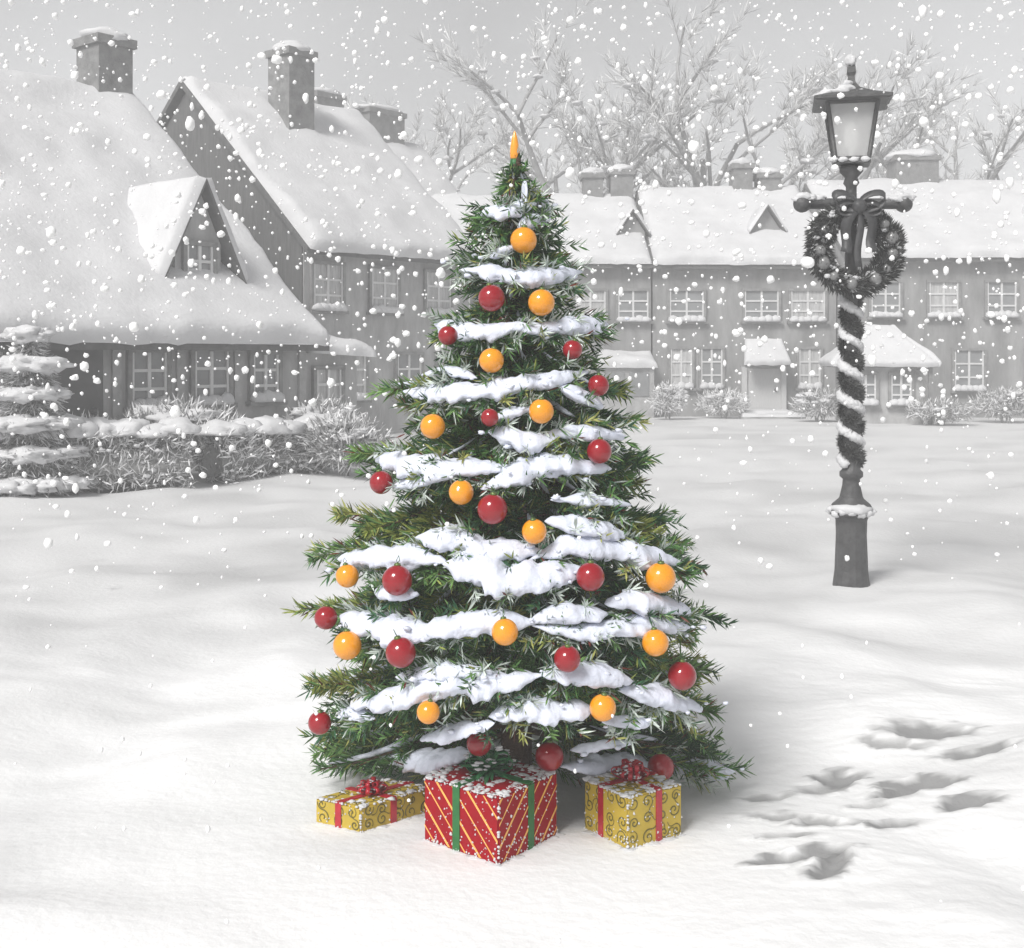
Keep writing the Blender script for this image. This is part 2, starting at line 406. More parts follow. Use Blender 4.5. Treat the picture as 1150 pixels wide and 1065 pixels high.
window(h2, 8.35-3.95, 1.35, .6, 1.1)
for x in (10.3, 11.9, 13.5, 15.5, 17.5): window(h3, x-9.15, 3.25, .8, .95)
for x in (12.6, 14.6, 16.6): window(h3, x-9.15, 1.3, .8, 1.1)
for h, x, y0, z0, z1, w in ((h1, 2.55, 4.1, 6.2, 7.45, .62), (h1, 3.45, 4.1, 6.2, 7.55, .7), (h1, .2, 4.1, 6.2, 7.6, .7)):
    chimney(h, x+2.6-w/2, x+2.6+w/2, y0, y0+.8, z0, z1)
for x, w, z1 in ((7.25, .6, 7.75), (8.1, .7, 7.45)): chimney(h2, x-3.95-w/2, x-3.95+w/2, 4.1, 4.9, 6.4, z1)
chimney(h3, 12.4-9.15-.55, 12.4-9.15+.75, 4.0, 5.0, 6.4, 7.9); chimney(h3, 17-9.15, 18-9.15, 4.0, 5.0, 6.4, 7.9)
dormer(h1, 3.5+2.6, 1.2, 4.3+1.2*t1+.12, .36, .28, .82, 1.7, .12, False, .1, 41, 'plaster_far')
dormer(h2, 7.4-3.95, 1.2, 4.3+1.2*t2+.12, .42, .25, .88, 1.7, .12, False, .1, 42, 'plaster_far')
dormer(h3, 15.2-9.15, 1.2, 4.45+1.2*t3+.12, .42, .25, .88, 1.7, .12, False, .1, 43, 'plaster_far')
# hooded pale door of the middle house
px = 7.05-3.95
d = MB(); d.box(px-.48, px+.48, -.08, .02, .1, 1.35); d.box(px-.62, px-.48, -.16, .02, 0, 1.4); d.box(px+.48, px+.62, -.16, .02, 0, 1.4)
do = d.build('door', M['paledoor'], h2)
hd = MB(); hd.blob((px+.34, -.11, .75), .05, amp=0); hd.build('handle', M['iron'], do)
hm = MB(); hm.prism([(px-.62, -.62, 1.38), (px+.62, -.62, 1.38), (px+.5, -.02, 2.05), (px-.5, -.02, 2.05)], (0, 0, .08)); ho = hm.build('door_hood', M['wood'], h2)
hs = MB(); slab(hs, (px-.66, -.68, 1.46), (px+.66, -.68, 1.46), (px+.52, -.02, 2.15), (px-.52, -.02, 2.15), .13, .1, .03, .12, 50); hs.build('hood_snow', M['snow'], ho)
st = MB(); st.box(px-.7, px+.7, -1.0, -.02, -.1, .12); st.box(px-.85, px+.85, -1.5, -1.0, -.1, .06); so = st.build('doorstep', M['stone'], h2)
ss = MB(); slab(ss, (px-.7, -1.0, .12), (px+.7, -1.0, .12), (px+.7, -.1, .12), (px-.7, -.1, .12), .1, .1, .02, .1, 52); slab(ss, (px-.85, -1.5, .06), (px+.85, -1.5, .06), (px+.85, -1.0, .06), (px-.85, -1.0, .06), .09, .1, .02, .1, 53); ss.build('step_snow', M['snow'], so)
# snow covered bay of the left terrace house
bx = 3.15+2.6
b = MB(); b.box(bx-.75, bx+.75, -.8, .0, -.1, 1.38); bo = b.build('bay_window', M['stone'], h1)
g = MB(); g.box(bx-.6, bx-.06, -.83, -.8, .6, 1.25); g.box(bx+.06, bx+.6, -.83, -.8, .6, 1.25); g.build('pane', M['pane'], bo)
s_ = MB(); slab(s_, (bx-.85, -.9, 1.38), (bx+.85, -.9, 1.38), (bx+.75, -.02, 1.75), (bx-.75, -.02, 1.75), .2, .1, .05, .16, 54); s_.build('bay_snow', M['snow'], bo)

# garden hut behind the lamp
hut = thing('garden_hut', 'small timber hut with snowy hipped roof and pale window, behind the lamp post', 'hut', (9.45, 32.2, 0), R(-6))
h_ = MB(); h_.box(-.95, .95, -.8, .8, -.2, 1.5); h_.build('wall', M['plaster'], hut)
rf = MB(); rf.add([(-1.25, -1.1, 1.42), (1.25, -1.1, 1.42), (1.25, 1.1, 1.42), (-1.25, 1.1, 1.42), (-.25, 0, 2.42), (.25, 0, 2.42)], [(0,1,5,4),(1,2,5),(2,3,4,5),(3,0,4),(3,2,1,0)])
ro = rf.build('roof', M['rooftile'], hut)
s_ = MB(); slab(s_, (-1.3, -1.15, 1.44), (1.3, -1.15, 1.44), (.27, 0, 2.46), (-.27, 0, 2.46), .13, .1, .03, .12, 60)
slab(s_, (1.3, -1.15, 1.44), (1.3, 1.15, 1.44), (.27, .05, 2.46), (.27, -.05, 2.46), .13, .1, .03, .12, 61); slab(s_, (-1.3, 1.15, 1.44), (-1.3, -1.15, 1.44), (-.27, -.05, 2.46), (-.27, .05, 2.46), .13, .1, .03, .12, 62)
slab(s_, (1.3, 1.15, 1.44), (-1.3, 1.15, 1.44), (-.27, 0, 2.46), (.27, 0, 2.46), .13, .15, .03, .12, 63)
s_.build('roof_snow', M['snow'], ro)
window(hut, .42, .85, .5, .75, -.8); window(hut, -.45, .85, .5, .75, -.8)
for x in (-1.1, 1.1):
    p = MB(); p.box(x-.05, x+.05, -1.02, -.92, -.2, 1.42); p.prism([(x-.03*0, -.97, .95), (x-(.0 if x < 0 else .0), -.97, .9), (x-(.4 if x > 0 else -.4), -.97, 1.4), (x-(.33 if x > 0 else -.33), -.97, 1.4)], (0, .05, 0)); p.build('porch_post', M['wood'], hut)

# ------------------------------------------------------------------ frosted shrubs, hedge, bare trees
def frost_cloud(n, cx, cy, cz, rx, ry, rz_, flat=True):
    P = rng.normal(size=(n, 3)); P /= np.linalg.norm(P, axis=1, keepdims=True)
    r = rng.random(n)**.4; P *= r[:, None]
    P = P*np.array([rx, ry, rz_])
    if flat: P[:, 2] = np.where(P[:, 2] < -.0, P[:, 2]*.6, P[:, 2])
    D = P/np.array([rx, ry, rz_])*.8+rng.normal(size=(n, 3))*.6+np.array([0, 0, .35])
    return P+np.array([cx, cy, cz]), D
def greys(n, lo, hi, white=.3):
    g = lo+(hi-lo)*rng.random(n); w = rng.random(n) < white
    g = np.where(w, .65+.2*rng.random(n), g); return np.stack([g, g, g*1.01], 1)
def shrub(label, x, y, rx, ry, h, n=2200, white=.35, snow=7, ln=.16, group=None, name='shrub', lo=.16, hi=.42):
    z = gz(x, y); root = thing(name, label, 'shrub', (x, y, z), 0, group)
    P, D = frost_cloud(n, 0, 0, h*.5, rx, ry, h*.52)
    P[:, 2] = np.maximum(P[:, 2], .02)
    blades('foliage', P, D, ln*(.6+.8*rng.random(n)), ln*.14, greys(n, lo, hi, white), M['frost'], root)
    st = MB()
    for k in range(7):
        a = random.random()*6.28; q = random.random()*.7
        st.tube([(0+.1*rx*math.cos(a), .1*ry*math.sin(a), -.1), (rx*.4*q*math.cos(a), ry*.4*q*math.sin(a), h*.4), (rx*q*math.cos(a), ry*q*math.sin(a), h*.85)], [.02, .014, .006], 5)
    st.build('stem', M['greybark'], root)
    for k in range(snow):
        a = random.random()*6.28; q = math.sqrt(random.random())*.8
        zz = h*(.45+.5*math.sqrt(max(0, 1-q*q)))*(.75+.27*random.random())
        r = h*.13*(.5+.8*random.random())*(1 if h < 1.2 else .62)
        s = MB(); s.blob((rx*q*math.cos(a), ry*q*math.sin(a), zz), r, (1.6, 1.3, .6), 3, .6, 1.8, 0, k*3.3+x); s.build('snow', M['snow'], root)
    return root
def hedge(label, p0, p1, h, w, group=None):
    p0, p1 = Vector(p0), Vector(p1); dv = p1-p0; L = dv.length; ang = math.atan2(dv.y, dv.x)
    root = thing('hedge', label, 'hedge', (p0.x, p0.y, 0), ang, group)
    n = int(5200*L/2)
    P = np.stack([rng.random(n)*L, (rng.random(n)-.5)*w, rng.random(n)**.8*h], 1)
    D = np.stack([rng.normal(size=n)*.6, np.sign(P[:, 1])*.4+rng.normal(size=n)*.5, rng.normal(size=n)*.6+.3], 1)
    blades('foliage', P, D, .09+.1*rng.random(n), .02, greys(n, .2, .45, .55), M['frost'], root)
    c = MB(); c.tube([(0, 0, h*.45), (L, 0, h*.45)], h*.33, 8); 
    for k in range(int(L/.45)): c.tube([(k*.45+.2, 0, -.1), (k*.45+.25+random.random()*.1, random.uniform(-.1, .1), h*.8)], [.03, .015], 5)
    c.build('stem', M['greybark'], root)
    s = MB(); m = int(L/.30)
    for k in range(m):
        s.blob(((k+.5)*L/m, random.uniform(-.06, .06), h+random.uniform(-.03, .04)), .27, (1.15, w*.5/.27*1.15, .5+.25*random.random()), 3, .35, 1.6, 0, k*2.1+p0.x, -.12)
    for k in range(int(L*26)):
        s.blob((random.random()*L, -w*.5*random.uniform(.8, 1.05), h*random.uniform(.1, .8)), random.uniform(.010, .032), (1.4, .8, .8), 2, .7, 2, 0, k)
    s.build('snow', M['snow'], root)
    return root
def small_fir(label, x, y, r, h):
    root = thing('small_conifer', label, 'tree', (x, y, gz(x, y)))
    tk_ = MB(); tk_.lathe([(.06, -.1), (.04, h*.5), (.01, h)], 8); tk_.build('trunk', M['greybark'], root)
    n = 9000; t = rng.random(n)**.75; z = h*(1-t); a = rng.random(n)*6.283
    tier = 1-.38*((t*5.5) % 1); rr = r*(.08+.92*t)*tier*rng.random(n)**.4
    P = np.stack([rr*np.cos(a), rr*np.sin(a), np.maximum(z, .03)], 1)
    D = np.stack([np.cos(a), np.sin(a), np.full(n, -.35)], 1)+rng.normal(size=(n, 3))*.35
    blades('crown', P, D, .10+.1*rng.random(n), .016, greys(n, .14, .4, .5), M['frost'], root)
    for i in range(6):
        t_ = (i+.35)/5.5; R_ = r*(.08+.92*t_)*.72; m = 3+int(i*2.0)
        for k in range(m):
            a_ = 6.283*(k+random.uniform(-.2, .2))/m+i
            if math.sin(a_) > .6: continue
            s = MB(); s.blob((R_*math.cos(a_), R_*math.sin(a_), h*(1-t_)+.05), .17*(.7+.5*random.random()), (1.5, 1.5, .55), 3, .6, 1.8, 0, i*7+k*1.3); s.build('snow', M['snow'], root)
hedge('long low hedge with thick snow on top, in front of the near cottage', (-9.6, 14.0, 0), (-4.2, 16.2, 0), .72, .62)
hedge('short hedge with snow cap between the near cottage and the tree', (-4.0, 16.6, 0), (-2.75, 18.2, 0), .66, .6)
shrub('bushy snow laden shrub at the end of the hedge, left of the tree', -2.35, 17.6, .62, .5, .82, 2200, .4, 9)
shrub('rounded frosted shrub under the lean-to window', -2.9, 19.2, .6, .5, .95, 2200, .45, 9)
shrub('wide frosted shrub under the two cottage windows', -4.55, 17.1, 1.0, .5, 1.02, 3200, .5, 14)
shrub('low frosted shrub before the dark cottage door', -5.55, 16.3, .6, .45, .85, 2200, .4, 9)
small_fir('small conifer smothered in snow at the left edge beside the cottage door', -5.95, 15.4, .78, 2.0)
shrub('fan shaped snowy bush left of the pale front door', 5.75, 34.0, .75, .5, .75, 1500, .8, 6)
shrub('small snowy bush under the bay of the left terrace house', 4.15, 33.2, .45, .4, .95, 1200, .75, 6)
shrub('dark snow topped bush at the foot of the garden hut', 10.5, 30.6, .8, .55, .6, 1500, .35, 7)
shrub('pale snowy bush left of the garden hut', 7.95, 32.2, .7, .5, .8, 1500, .6, 8)
shrub('snowy bush right of the garden hut at the terrace wall', 12.6, 31.8, .9, .6, .85, 1800, .5, 8)

def bare_tree(label, x, y, h, seed, spread=.42):
    rnd = random.Random(seed)
    root = thing('bare_tree', label, 'tree', (x, y, 0), rnd.random()*6, 'frosted bare trees behind the terrace')
    tr = MB(); P, D, Ls, C = [], [], [], []; sn = MB()
    def grow(p, d, l, r, lev):
        pts = [p]; q = p.copy(); dd = d.copy()
        for i in range(4):
            dd = (dd+Vector((rnd.uniform(-1, 1), rnd.uniform(-1, 1), rnd.uniform(-.4, .7)))*.16).normalized()
            q = q+dd*l/4; pts.append(q.copy())
        if lev < 3: tr.tube(pts, [r*(1-.12*i) for i in range(5)], 6)
        if lev >= 2:
            for i in range(1, 5):
                for k in range(9 if lev < 3 else 15):
                    v = (dd+Vector((rnd.uniform(-1, 1), rnd.uniform(-1, 1), rnd.uniform(-.6, 1)))*.9).normalized()
                    P.append(tuple(pts[i])); D.append(tuple(v)); Ls.append(rnd.uniform(.25, .75)); 
                    C.append(rnd.choice([.35, .45, .6, .7, .8]))
            P.append(tuple(p)); D.append(tuple(pts[-1]-p)); Ls.append(l); C.append(.3)
            if rnd.random() < .22: sn.blob(pts[2], rnd.uniform(.10, .2), (1.5, 1.3, .6), 2, .5, 1.8, 0, rnd.random()*99)
        if lev == 3: return
        for k in range(5 if lev == 0 else 4):
            i = rnd.choice([2, 3, 4, 4]) if lev else rnd.choice([2, 3, 4])
            a = rnd.random()*6.28; 
            nd = (dd*.75+Vector((math.cos(a), math.sin(a), rnd.uniform(.05, .5)))*(.75)).normalized()
            grow(pts[i], nd, l*rnd.uniform(.55, .72), r*.5, lev+1)
    grow(Vector((0, 0, -.2)), Vector((0, 0, 1)), h*.48, h*.02, 0)
    tr.build('trunk', M['greybark'], root)
    g = np.array(C); blades('crown', P, D, np.array(Ls), .026, np.stack([g, g, g], 1), M['frost'], root)
    sn.build('snow', M['snow'], root)
bare_tree('frosted bare tree rising directly behind the golden candle', 1.0, 46, 15, 1)
bare_tree('tall frosted bare tree above the middle terrace house', 6.3, 47, 15.5, 2)
bare_tree('frosted bare tree just left of the lamp head', 10.8, 48, 13.5, 3)
bare_tree('frosted bare tree between the candle tree and the tall middle tree', 3.6, 50, 13, 4)
bare_tree('frosted bare tree at the right edge beyond the lamp', 17.2, 50, 14, 5)
bare_tree('frosted bare tree low behind the farthest cottage chimneys', -3.6, 54, 14, 6)

# ------------------------------------------------------------------ Christmas tree
AX, AY = (580-CX)/F*4.907, 4.907
PXM = F/4.907
HWT = [(178, 4), (205, 24), (228, 40), (265, 48), (308, 74), (375, 104), (438, 140), (515, 170), (585, 196), (625, 222), (690, 240), (760, 236), (860, 242), (900, 240)]
def hw_at(py):
    for (a, b), (c, d_) in zip(HWT, HWT[1:]):
        if py <= c: return b+(d_-b)*max(0, (py-a))/(c-a)
    return HWT[-1][1]
def zpy(py): return CAMH+(HORIZ-py)/PXM
def Rz(z): return hw_at(HORIZ-(z-CAMH)*PXM)/PXM
def surf(px, py, frac=1.0):
    best = None; bd = 1e9
    for i in range(240):
        y = 3.85+i*(AY-3.85)/239; p = W(px, py, y)
        dd = math.hypot(p.x-AX, p.y-AY)-frac*Rz(p.z)
        if dd <= 0: return p
        if dd < bd: bd, best = dd, p
    return best
# ornaments: px, py, radius, colour, label
ORN = [
 (588,270,15,'g','gold bauble highest on the tree, just below the snowy tip'),
 (608,340,15,'g','gold bauble right of the highest red bauble, under the third snow band'),
 (552,405,14,'g','gold bauble between the two small red baubles of the upper tree'),
 (486,479,14,'g','gold bauble at the left edge halfway up, above the leftmost red bauble of the middle'),
 (608,462,14,'g','gold bauble right of the smallest red bauble near the trunk'),
 (518,553,14,'g','gold bauble left above the large red bauble at mid height'),
 (600,597,14,'g','gold bauble right below the large red bauble at mid height'),
 (390,647,13,'g','small gold bauble on the left edge beside a large red bauble'),
 (742,649,17,'g','large gold bauble at the right edge, level with a red bauble'),
 (390,725,16,'g','gold bauble at the left edge directly below a red bauble'),
 (567,710,15,'g','gold bauble near the middle of the lower tree, under the broad snow mass'),
 (736,722,15,'g','gold bauble at the right edge, up and left of a red bauble'),
 (481,800,13,'g','gold bauble low on the left, above the red gift box'),
 (677,795,15,'g','gold bauble low on the right, above the cube gift'),
 (552,335,15,'r','highest red bauble, left of a gold one under the snow band'),
 (503,377,11,'r','small red bauble on the left edge of the upper tree'),
 (643,393,11,'r','small red bauble on the right of the upper tree, above another red one'),
 (672,433,12,'r','red bauble on the right edge between two other red ones'),
 (550,469,10,'r','smallest red bauble, left of the gold bauble near the trunk'),
 (673,507,14,'r','red bauble at right, halfway up, resting under a snow pad'),
 (428,542,13,'r','red bauble hanging at the left edge at mid height'),
 (553,572,17,'r','large red bauble near the trunk at mid height'),
 (446,652,17,'r','large red bauble on the left, beside a small gold one'),
 (663,648,16,'r','red bauble on the right, left of the large gold one'),
 (366,694,13,'r','red bauble at the far left edge, above a gold one'),
 (450,733,17,'r','large red bauble low on the left, right of a gold one at the edge'),
 (637,740,15,'r','red bauble right of the trunk, above the right gold bauble of the lowest rows'),
 (766,759,16,'r','red bauble hanging at the far right edge'),
 (359,812,13,'r','lowest red bauble at the far left edge of the tree'),
 (538,835,14,'r','red bauble just behind the left side of the green bow'),
 (617,850,16,'r','red bauble just behind the right corner of the red gift'),
 (742,862,15,'r','red bauble touching the back of the cube gift'),
]
OP = []
for px, py, r, c, lab in ORN:
    p = surf(px, py, 1.0); d0 = p.y
    pull = .05 if d0 < AY-.1 else .03
    p = W(px, py, p.y-pull if py < 830 else {538: 4.38, 617: 4.45, 742: 4.6}[px]); OP.append((p, r/F*p.y, c, lab))
# the low ones hang above the gifts, not inside them
PADS = [  # polyline of the pad's middle line in the photograph, half thickness
 ([(548,238),(565,240),(592,232)], 9), ([(590,212),(588,228)], 8), ([(604,218),(612,236)], 7), ([(588,252),(602,246),(612,250)], 8), ([(556,286),(572,280)],5),
 ([(522,304),(548,306),(580,312),(612,312),(650,306)], 10), ([(492,366),(520,374),(555,374),(582,368)], 9), ([(592,370),(625,370),(655,366),(682,366)], 9),
 ([(458,440),(500,444),(545,440),(590,432),(628,425),(652,420)], 11), ([(640,440),(668,452)], 9), ([(480,420),(505,416),(525,422)], 6),
 ([(557,488),(578,494),(604,500),(622,492)], 11), ([(628,487),(660,486),(696,490)], 8), ([(560,470),(588,462)],6),
 ([(424,514),(455,524),(490,528),(530,526),(566,526)], 12), ([(552,544),(585,530),(630,524),(676,526)], 13), ([(450,545),(485,540)],7),
 ([(632,562),(668,562),(700,566)], 6), ([(626,588),(655,592),(694,600)], 12), ([(476,604),(500,604),(545,616)], 11), ([(608,624),(640,612),(685,618),(730,626),(758,630)], 12),
 ([(384,628),(420,628),(455,626),(488,630)], 12), ([(508,636),(540,642),(570,652),(605,652),(648,642)], 17), ([(520,622),(560,618),(600,620)], 10),
 ([(692,678),(715,676),(745,680),(768,684)], 12), ([(612,694),(645,690),(672,690)],9), ([(430,665),(455,668)],8),
 ([(388,694),(415,702),(445,710),(480,712)], 13), ([(476,710),(510,704),(550,700),(590,700)], 14), ([(612,706),(650,712),(690,706),(735,702),(768,704)], 10),
 ([(400,792),(430,788),(470,776),(510,768),(550,772),(596,762)], 14), ([(455,760),(500,756),(560,760)], 9), ([(622,758),(660,758),(700,764)], 12), ([(706,778),(740,784),(784,794)], 11),
 ([(478,830),(505,826),(545,816)], 9), ([(562,804),(590,800),(620,800),(652,798)], 13), ([(690,812),(720,812)],7),
 ([(424,850),(455,854),(490,856),(525,848)], 13), ([(640,862),(680,862),(720,856),(760,850)], 12), ([(752,862),(785,864),(815,866)], 10), ([(655,842),(700,836)],6), ([(385,800),(410,806)],6),
]
TREE = thing('christmas_tree', 'snowy green Christmas tree hung with red and gold baubles, gifts at its foot', 'tree', (AX, AY, 0))
tk = MB(); tk.lathe([(.075, -.1), (.062, .1), (.05, .8), (.03, 1.6), (.012, 2.28), (.004, 2.40)], 12); tk.build('trunk', M['bark'], TREE)
def pfrac(py): return .98 if py < 815 else .98-.45*sm(815, 850, py)
NP, ND, NL, NW, NC = [], [], [], [], []
WOOD = MB()
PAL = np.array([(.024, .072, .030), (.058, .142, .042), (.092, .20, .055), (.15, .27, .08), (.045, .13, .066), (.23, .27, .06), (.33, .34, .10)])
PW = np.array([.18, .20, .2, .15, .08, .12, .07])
def twig(p, d, l, dens=300, nl=.055, tint=None, spread=.75, frost=.03):
    n = max(6, int(l*dens*.82)); t = rng.random(n)
    ti = rng.choice(len(PAL), p=PW) if tint is None else tint
    base = np.array(p)[None]+np.array(d)[None]*(t*l)[:, None]
    rv = rng.normal(size=(n, 3)); rv -= (rv @ np.array(d))[:, None]*np.array(d)[None]; rv /= np.linalg.norm(rv, axis=1, keepdims=True)
    rv[:, 2] += .12
    dirs = np.array(d)[None]*.85+rv*spread+rng.normal(size=(n, 3))*.12
    c = PAL[ti][None]*(.7+.6*rng.random((n, 1))); 
    alt = rng.random(n) < .3; c[alt] = PAL[rng.choice(len(PAL), alt.sum(), p=PW)]
    fr = rng.random(n) < frost; c[fr] = np.array([.52, .58, .53])*(.7+.5*rng.random((fr.sum(), 1)))
    br = rng.random(n) < .02; c[br] = np.array([.14, .03, .02])
    NP.append(base); ND.append(dirs); NL.append(1.22*nl*(.6+.7*rng.random(n))*(1-.3*t)); NW.append(np.full(n, .0068)); NC.append(c)
def branch(az, z_root, z_tip, length, up=.05, r0=.0, dense=1.0, nl=.055):
    d2 = Vector((math.cos(az), math.sin(az), 0)); side = Vector((-d2.y, d2.x, 0))
    N = 9; pts = []
    wob = random.uniform(-.04, .04)
    for i in range(N):
        t = i/(N-1)
        pts.append(d2*(length*t)+side*(wob*math.sin(t*3)*length*2)+Vector((0, 0, z_root+(z_tip-up-z_root)*t**.85+up*t**3.5)))
    WOOD.tube(pts, [max(.003, .014*(1-i/N)) for i in range(N)], 5)
    tint = rng.choice(len(PAL), p=PW)
    if math.sin(az) < .55 and random.random() < .8:
        i0 = random.choice((3, 4, 5)); i1 = random.choice((6, 7, 8)); rs = random.uniform(.007, .016)*(.6+.6*length)
        sp = []
        for i in range(i0, i1):
            for q in (0, .25, .5, .75): sp.append(pts[i].lerp(pts[i+1], q) if i < N-1 else pts[i])
        WOOD.tube([p_+Vector((0, 0, .012+.4*rs)) for p_ in sp], [max(.001, rs*math.sin(math.pi*(j+.3)/(len(sp)-.4+.6))*(1+.5*nz(p_, 30, az))) for j, p_ in enumerate(sp)], 7, 1)
    def at(t):
        f = t*(N-1); i = min(N-2, int(f)); return pts[i].lerp(pts[i+1], f-i), (pts[i+1]-pts[i]).normalized()
    k = max(5, int(length*15*dense)); 
    for i in range(k):
        t = .18+.80*(i+random.random()*.6)/k
        p, fd = at(min(.98, t)); s = 1 if i % 2 else -1
        a = R(random.uniform(28, 58))
        dd = (fd*math.cos(a)+side*s*math.sin(a)+Vector((0, 0, random.uniform(-.22, .16)))).normalized()
        l = min(.24, length*.42)*(1.05-.62*t)*random.uniform(.75, 1.2)
        twig(p, dd, l, 290, nl, tint if random.random() < .6 else None)
        if l > .13:
            q = p+dd*l*.5
            for s2 in (-1, 1):
                d3 = (dd+side*s2*.5+fd*.25+Vector((0, 0, random.uniform(-.2, .1)))).normalized(); twig(q, d3, l*.5, 290, nl, tint)
    p, fd = at(.72); twig(p, (pts[-1]-p).normalized(), (pts[-1]-p).length*1.0, 420, nl*1.05, tint, .6)
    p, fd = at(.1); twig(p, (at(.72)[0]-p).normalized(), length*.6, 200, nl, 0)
TIERS = [(212, 24, 7), (234, 36, 8), (250, 28, 6), (268, 48, 9), (288, 38, 7), (314, 76, 12), (345, 60, 8), (380, 105, 14), (410, 92, 11), (440, 142, 15), (474, 118, 12),
         (516, 172, 16), (552, 146, 13), (585, 185, 15), (626, 226, 17), (660, 188, 14), (694, 240, 18), (730, 192, 14), (766, 236, 18), (806, 205, 14), (852, 240, 18)]
def clear_front(az): return math.sin(az) < -.25     # towards the viewer, where the gifts stand
for ti, (py, hw, nb) in enumerate(TIERS):
    z = zpy(py); Rr = hw/PXM; off = random.random()*6.28
    for k in range(nb):
        az = off+2*math.pi*(k+random.uniform(-.25, .25))/nb
        zz, LL = z, Rr*random.uniform(.88, 1.03)
        if clear_front(az % (2*math.pi) if True else az):
            if zz < .45: zz = .45+random.uniform(0, .06); LL *= .72
        if math.sin(az) > .3 and ti % 2: continue
        branch(az, zz+.12+.22*LL, zz, max(.05, LL-.065), .03+.05*LL)
# branch tips that stand out along both sides
for px, py, up in ((508,292,.05),(483,368,.05),(424,436,.06),(440,455,.05),(396,508,.07),(414,530,.06),(370,578,.1),(392,600,.08),(346,620,.06),(333,682,.06),(352,705,.04),(342,760,.12),(375,765,.1),(362,850,.05),(372,862,.03),(358,800,.05),(455,478,.05)):
    z = zpy(py); L = (580-px)/PXM*1.02-.045; branch(math.pi+random.uniform(-.22, .22), max(z+.02, z+.06+.12*L), z, L, up, nl=.06)
for px, py, up in ((661,303,.05),(697,380,.03),(717,436,.06),(728,470,.05),(734,515,.1),(728,540,.05),(752,578,.08),(776,605,.07),(779,640,.03),(790,690,.03),(788,712,.03),(806,750,.02),(802,800,.05),(832,862,.04),(815,850,.03),(810,835,.03)):
    z = zpy(py); L = (px-580)/PXM*1.02-.055; branch(random.uniform(-.22, .22), max(z+.02, z+.06+.12*L), z, L, up, nl=.06)
# dark inner growth close to the trunk
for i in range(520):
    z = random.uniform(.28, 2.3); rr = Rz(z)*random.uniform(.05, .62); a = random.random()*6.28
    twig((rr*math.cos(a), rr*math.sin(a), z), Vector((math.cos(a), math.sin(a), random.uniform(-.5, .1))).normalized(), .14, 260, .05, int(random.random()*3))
for line, ht in PADS:
    for (ax_, ay_), (bx_, by_) in zip(line, line[1:]):
        for k in range(max(2, int(abs(bx_-ax_)/9))):
            t = random.random(); qx, qy = ax_+(bx_-ax_)*t, ay_+(by_-ay_)*t+ht*.7
            p = surf(qx, qy, pfrac(qy-ht*.7)-.02)-Vector((AX, AY, 0)); rd = Vector((p.x, p.y, 0)).normalized(); tg = Vector((-rd.y, rd.x, 0))
            dd = (rd*.8+tg*random.uniform(-.9, .9)+Vector((0, 0, random.uniform(-.55, .1)))).normalized()
            twig(p-rd*.05, dd, random.uniform(.06, .13), 300, .05, frost=random.choice((.05, .4, .85)))
            if random.random() < .75:
                u_ = surf(qx, ay_+(by_-ay_)*t-ht*.9, pfrac(ay_)-.03)-Vector((AX, AY, 0)); twig(u_-rd*.04, (rd*.9+tg*random.uniform(-.9, .9)+Vector((0, 0, random.uniform(-.1, .35)))).normalized(), random.uniform(.05, .11), 300, .05, frost=random.choice((.1, .6, .95)))
for i in range(330):
    z = random.uniform(.10, .46); rr = random.uniform(.12, .72); a = random.uniform(-.55, math.pi+.55)
    if AY+rr*math.sin(a) < 4.74: continue
    twig((rr*math.cos(a), rr*math.sin(a), z), Vector((math.cos(a)*.8+random.uniform(-.4, .4), -.4+math.sin(a)*.5, random.uniform(-.45, .2))).normalized(), random.uniform(.1, .17), 260, .055, None)
# upright leader
twig((0, 0, 2.28), Vector((0, 0, 1)), .2, 500, .06, 0, .5)
for k in range(9):
    a = k*.7; twig((0, 0, 2.30+.012*k), Vector((math.cos(a), math.sin(a), .9)).normalized(), .075, 420, .045, k % 3)
NPa, NDa, NLa, NWa, NCa = (np.concatenate(q) for q in (NP, ND, NL, NW, NC))
# no needle grows through an ornament
keep = np.ones(len(NPa), bool); wp = NPa+np.array([AX, AY, 0]); tips = wp+NDa/np.linalg.norm(NDa, axis=1, keepdims=True)*NLa[:, None]
for p, r, c, lab in OP:
    pv = np.array(p)
    for q in (wp, tips, (wp+tips)/2): keep &= np.linalg.norm(q-pv, axis=1) > r*1.12
for gx0, gx1, gy0, gy1, gzt in ((-.36, .22, 4.02, 4.72, .42), (.22, .66, 4.2, 4.78, .29), (-.73, -.36, 4.35, 4.72, .15)):
    for q in (wp, tips): keep &= ~((q[:, 0] > gx0) & (q[:, 0] < gx1) & (q[:, 1] > gy0) & (q[:, 1] < gy1) & (q[:, 2] < gzt))
keep &= (NPa[:, 2] > .015) & (tips[:, 2] > .01)
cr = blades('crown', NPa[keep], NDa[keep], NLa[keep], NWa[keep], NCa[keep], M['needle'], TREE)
WOOD.build('branches', [M['bark'], M['tree_snow']], TREE)
print('needles', keep.sum())
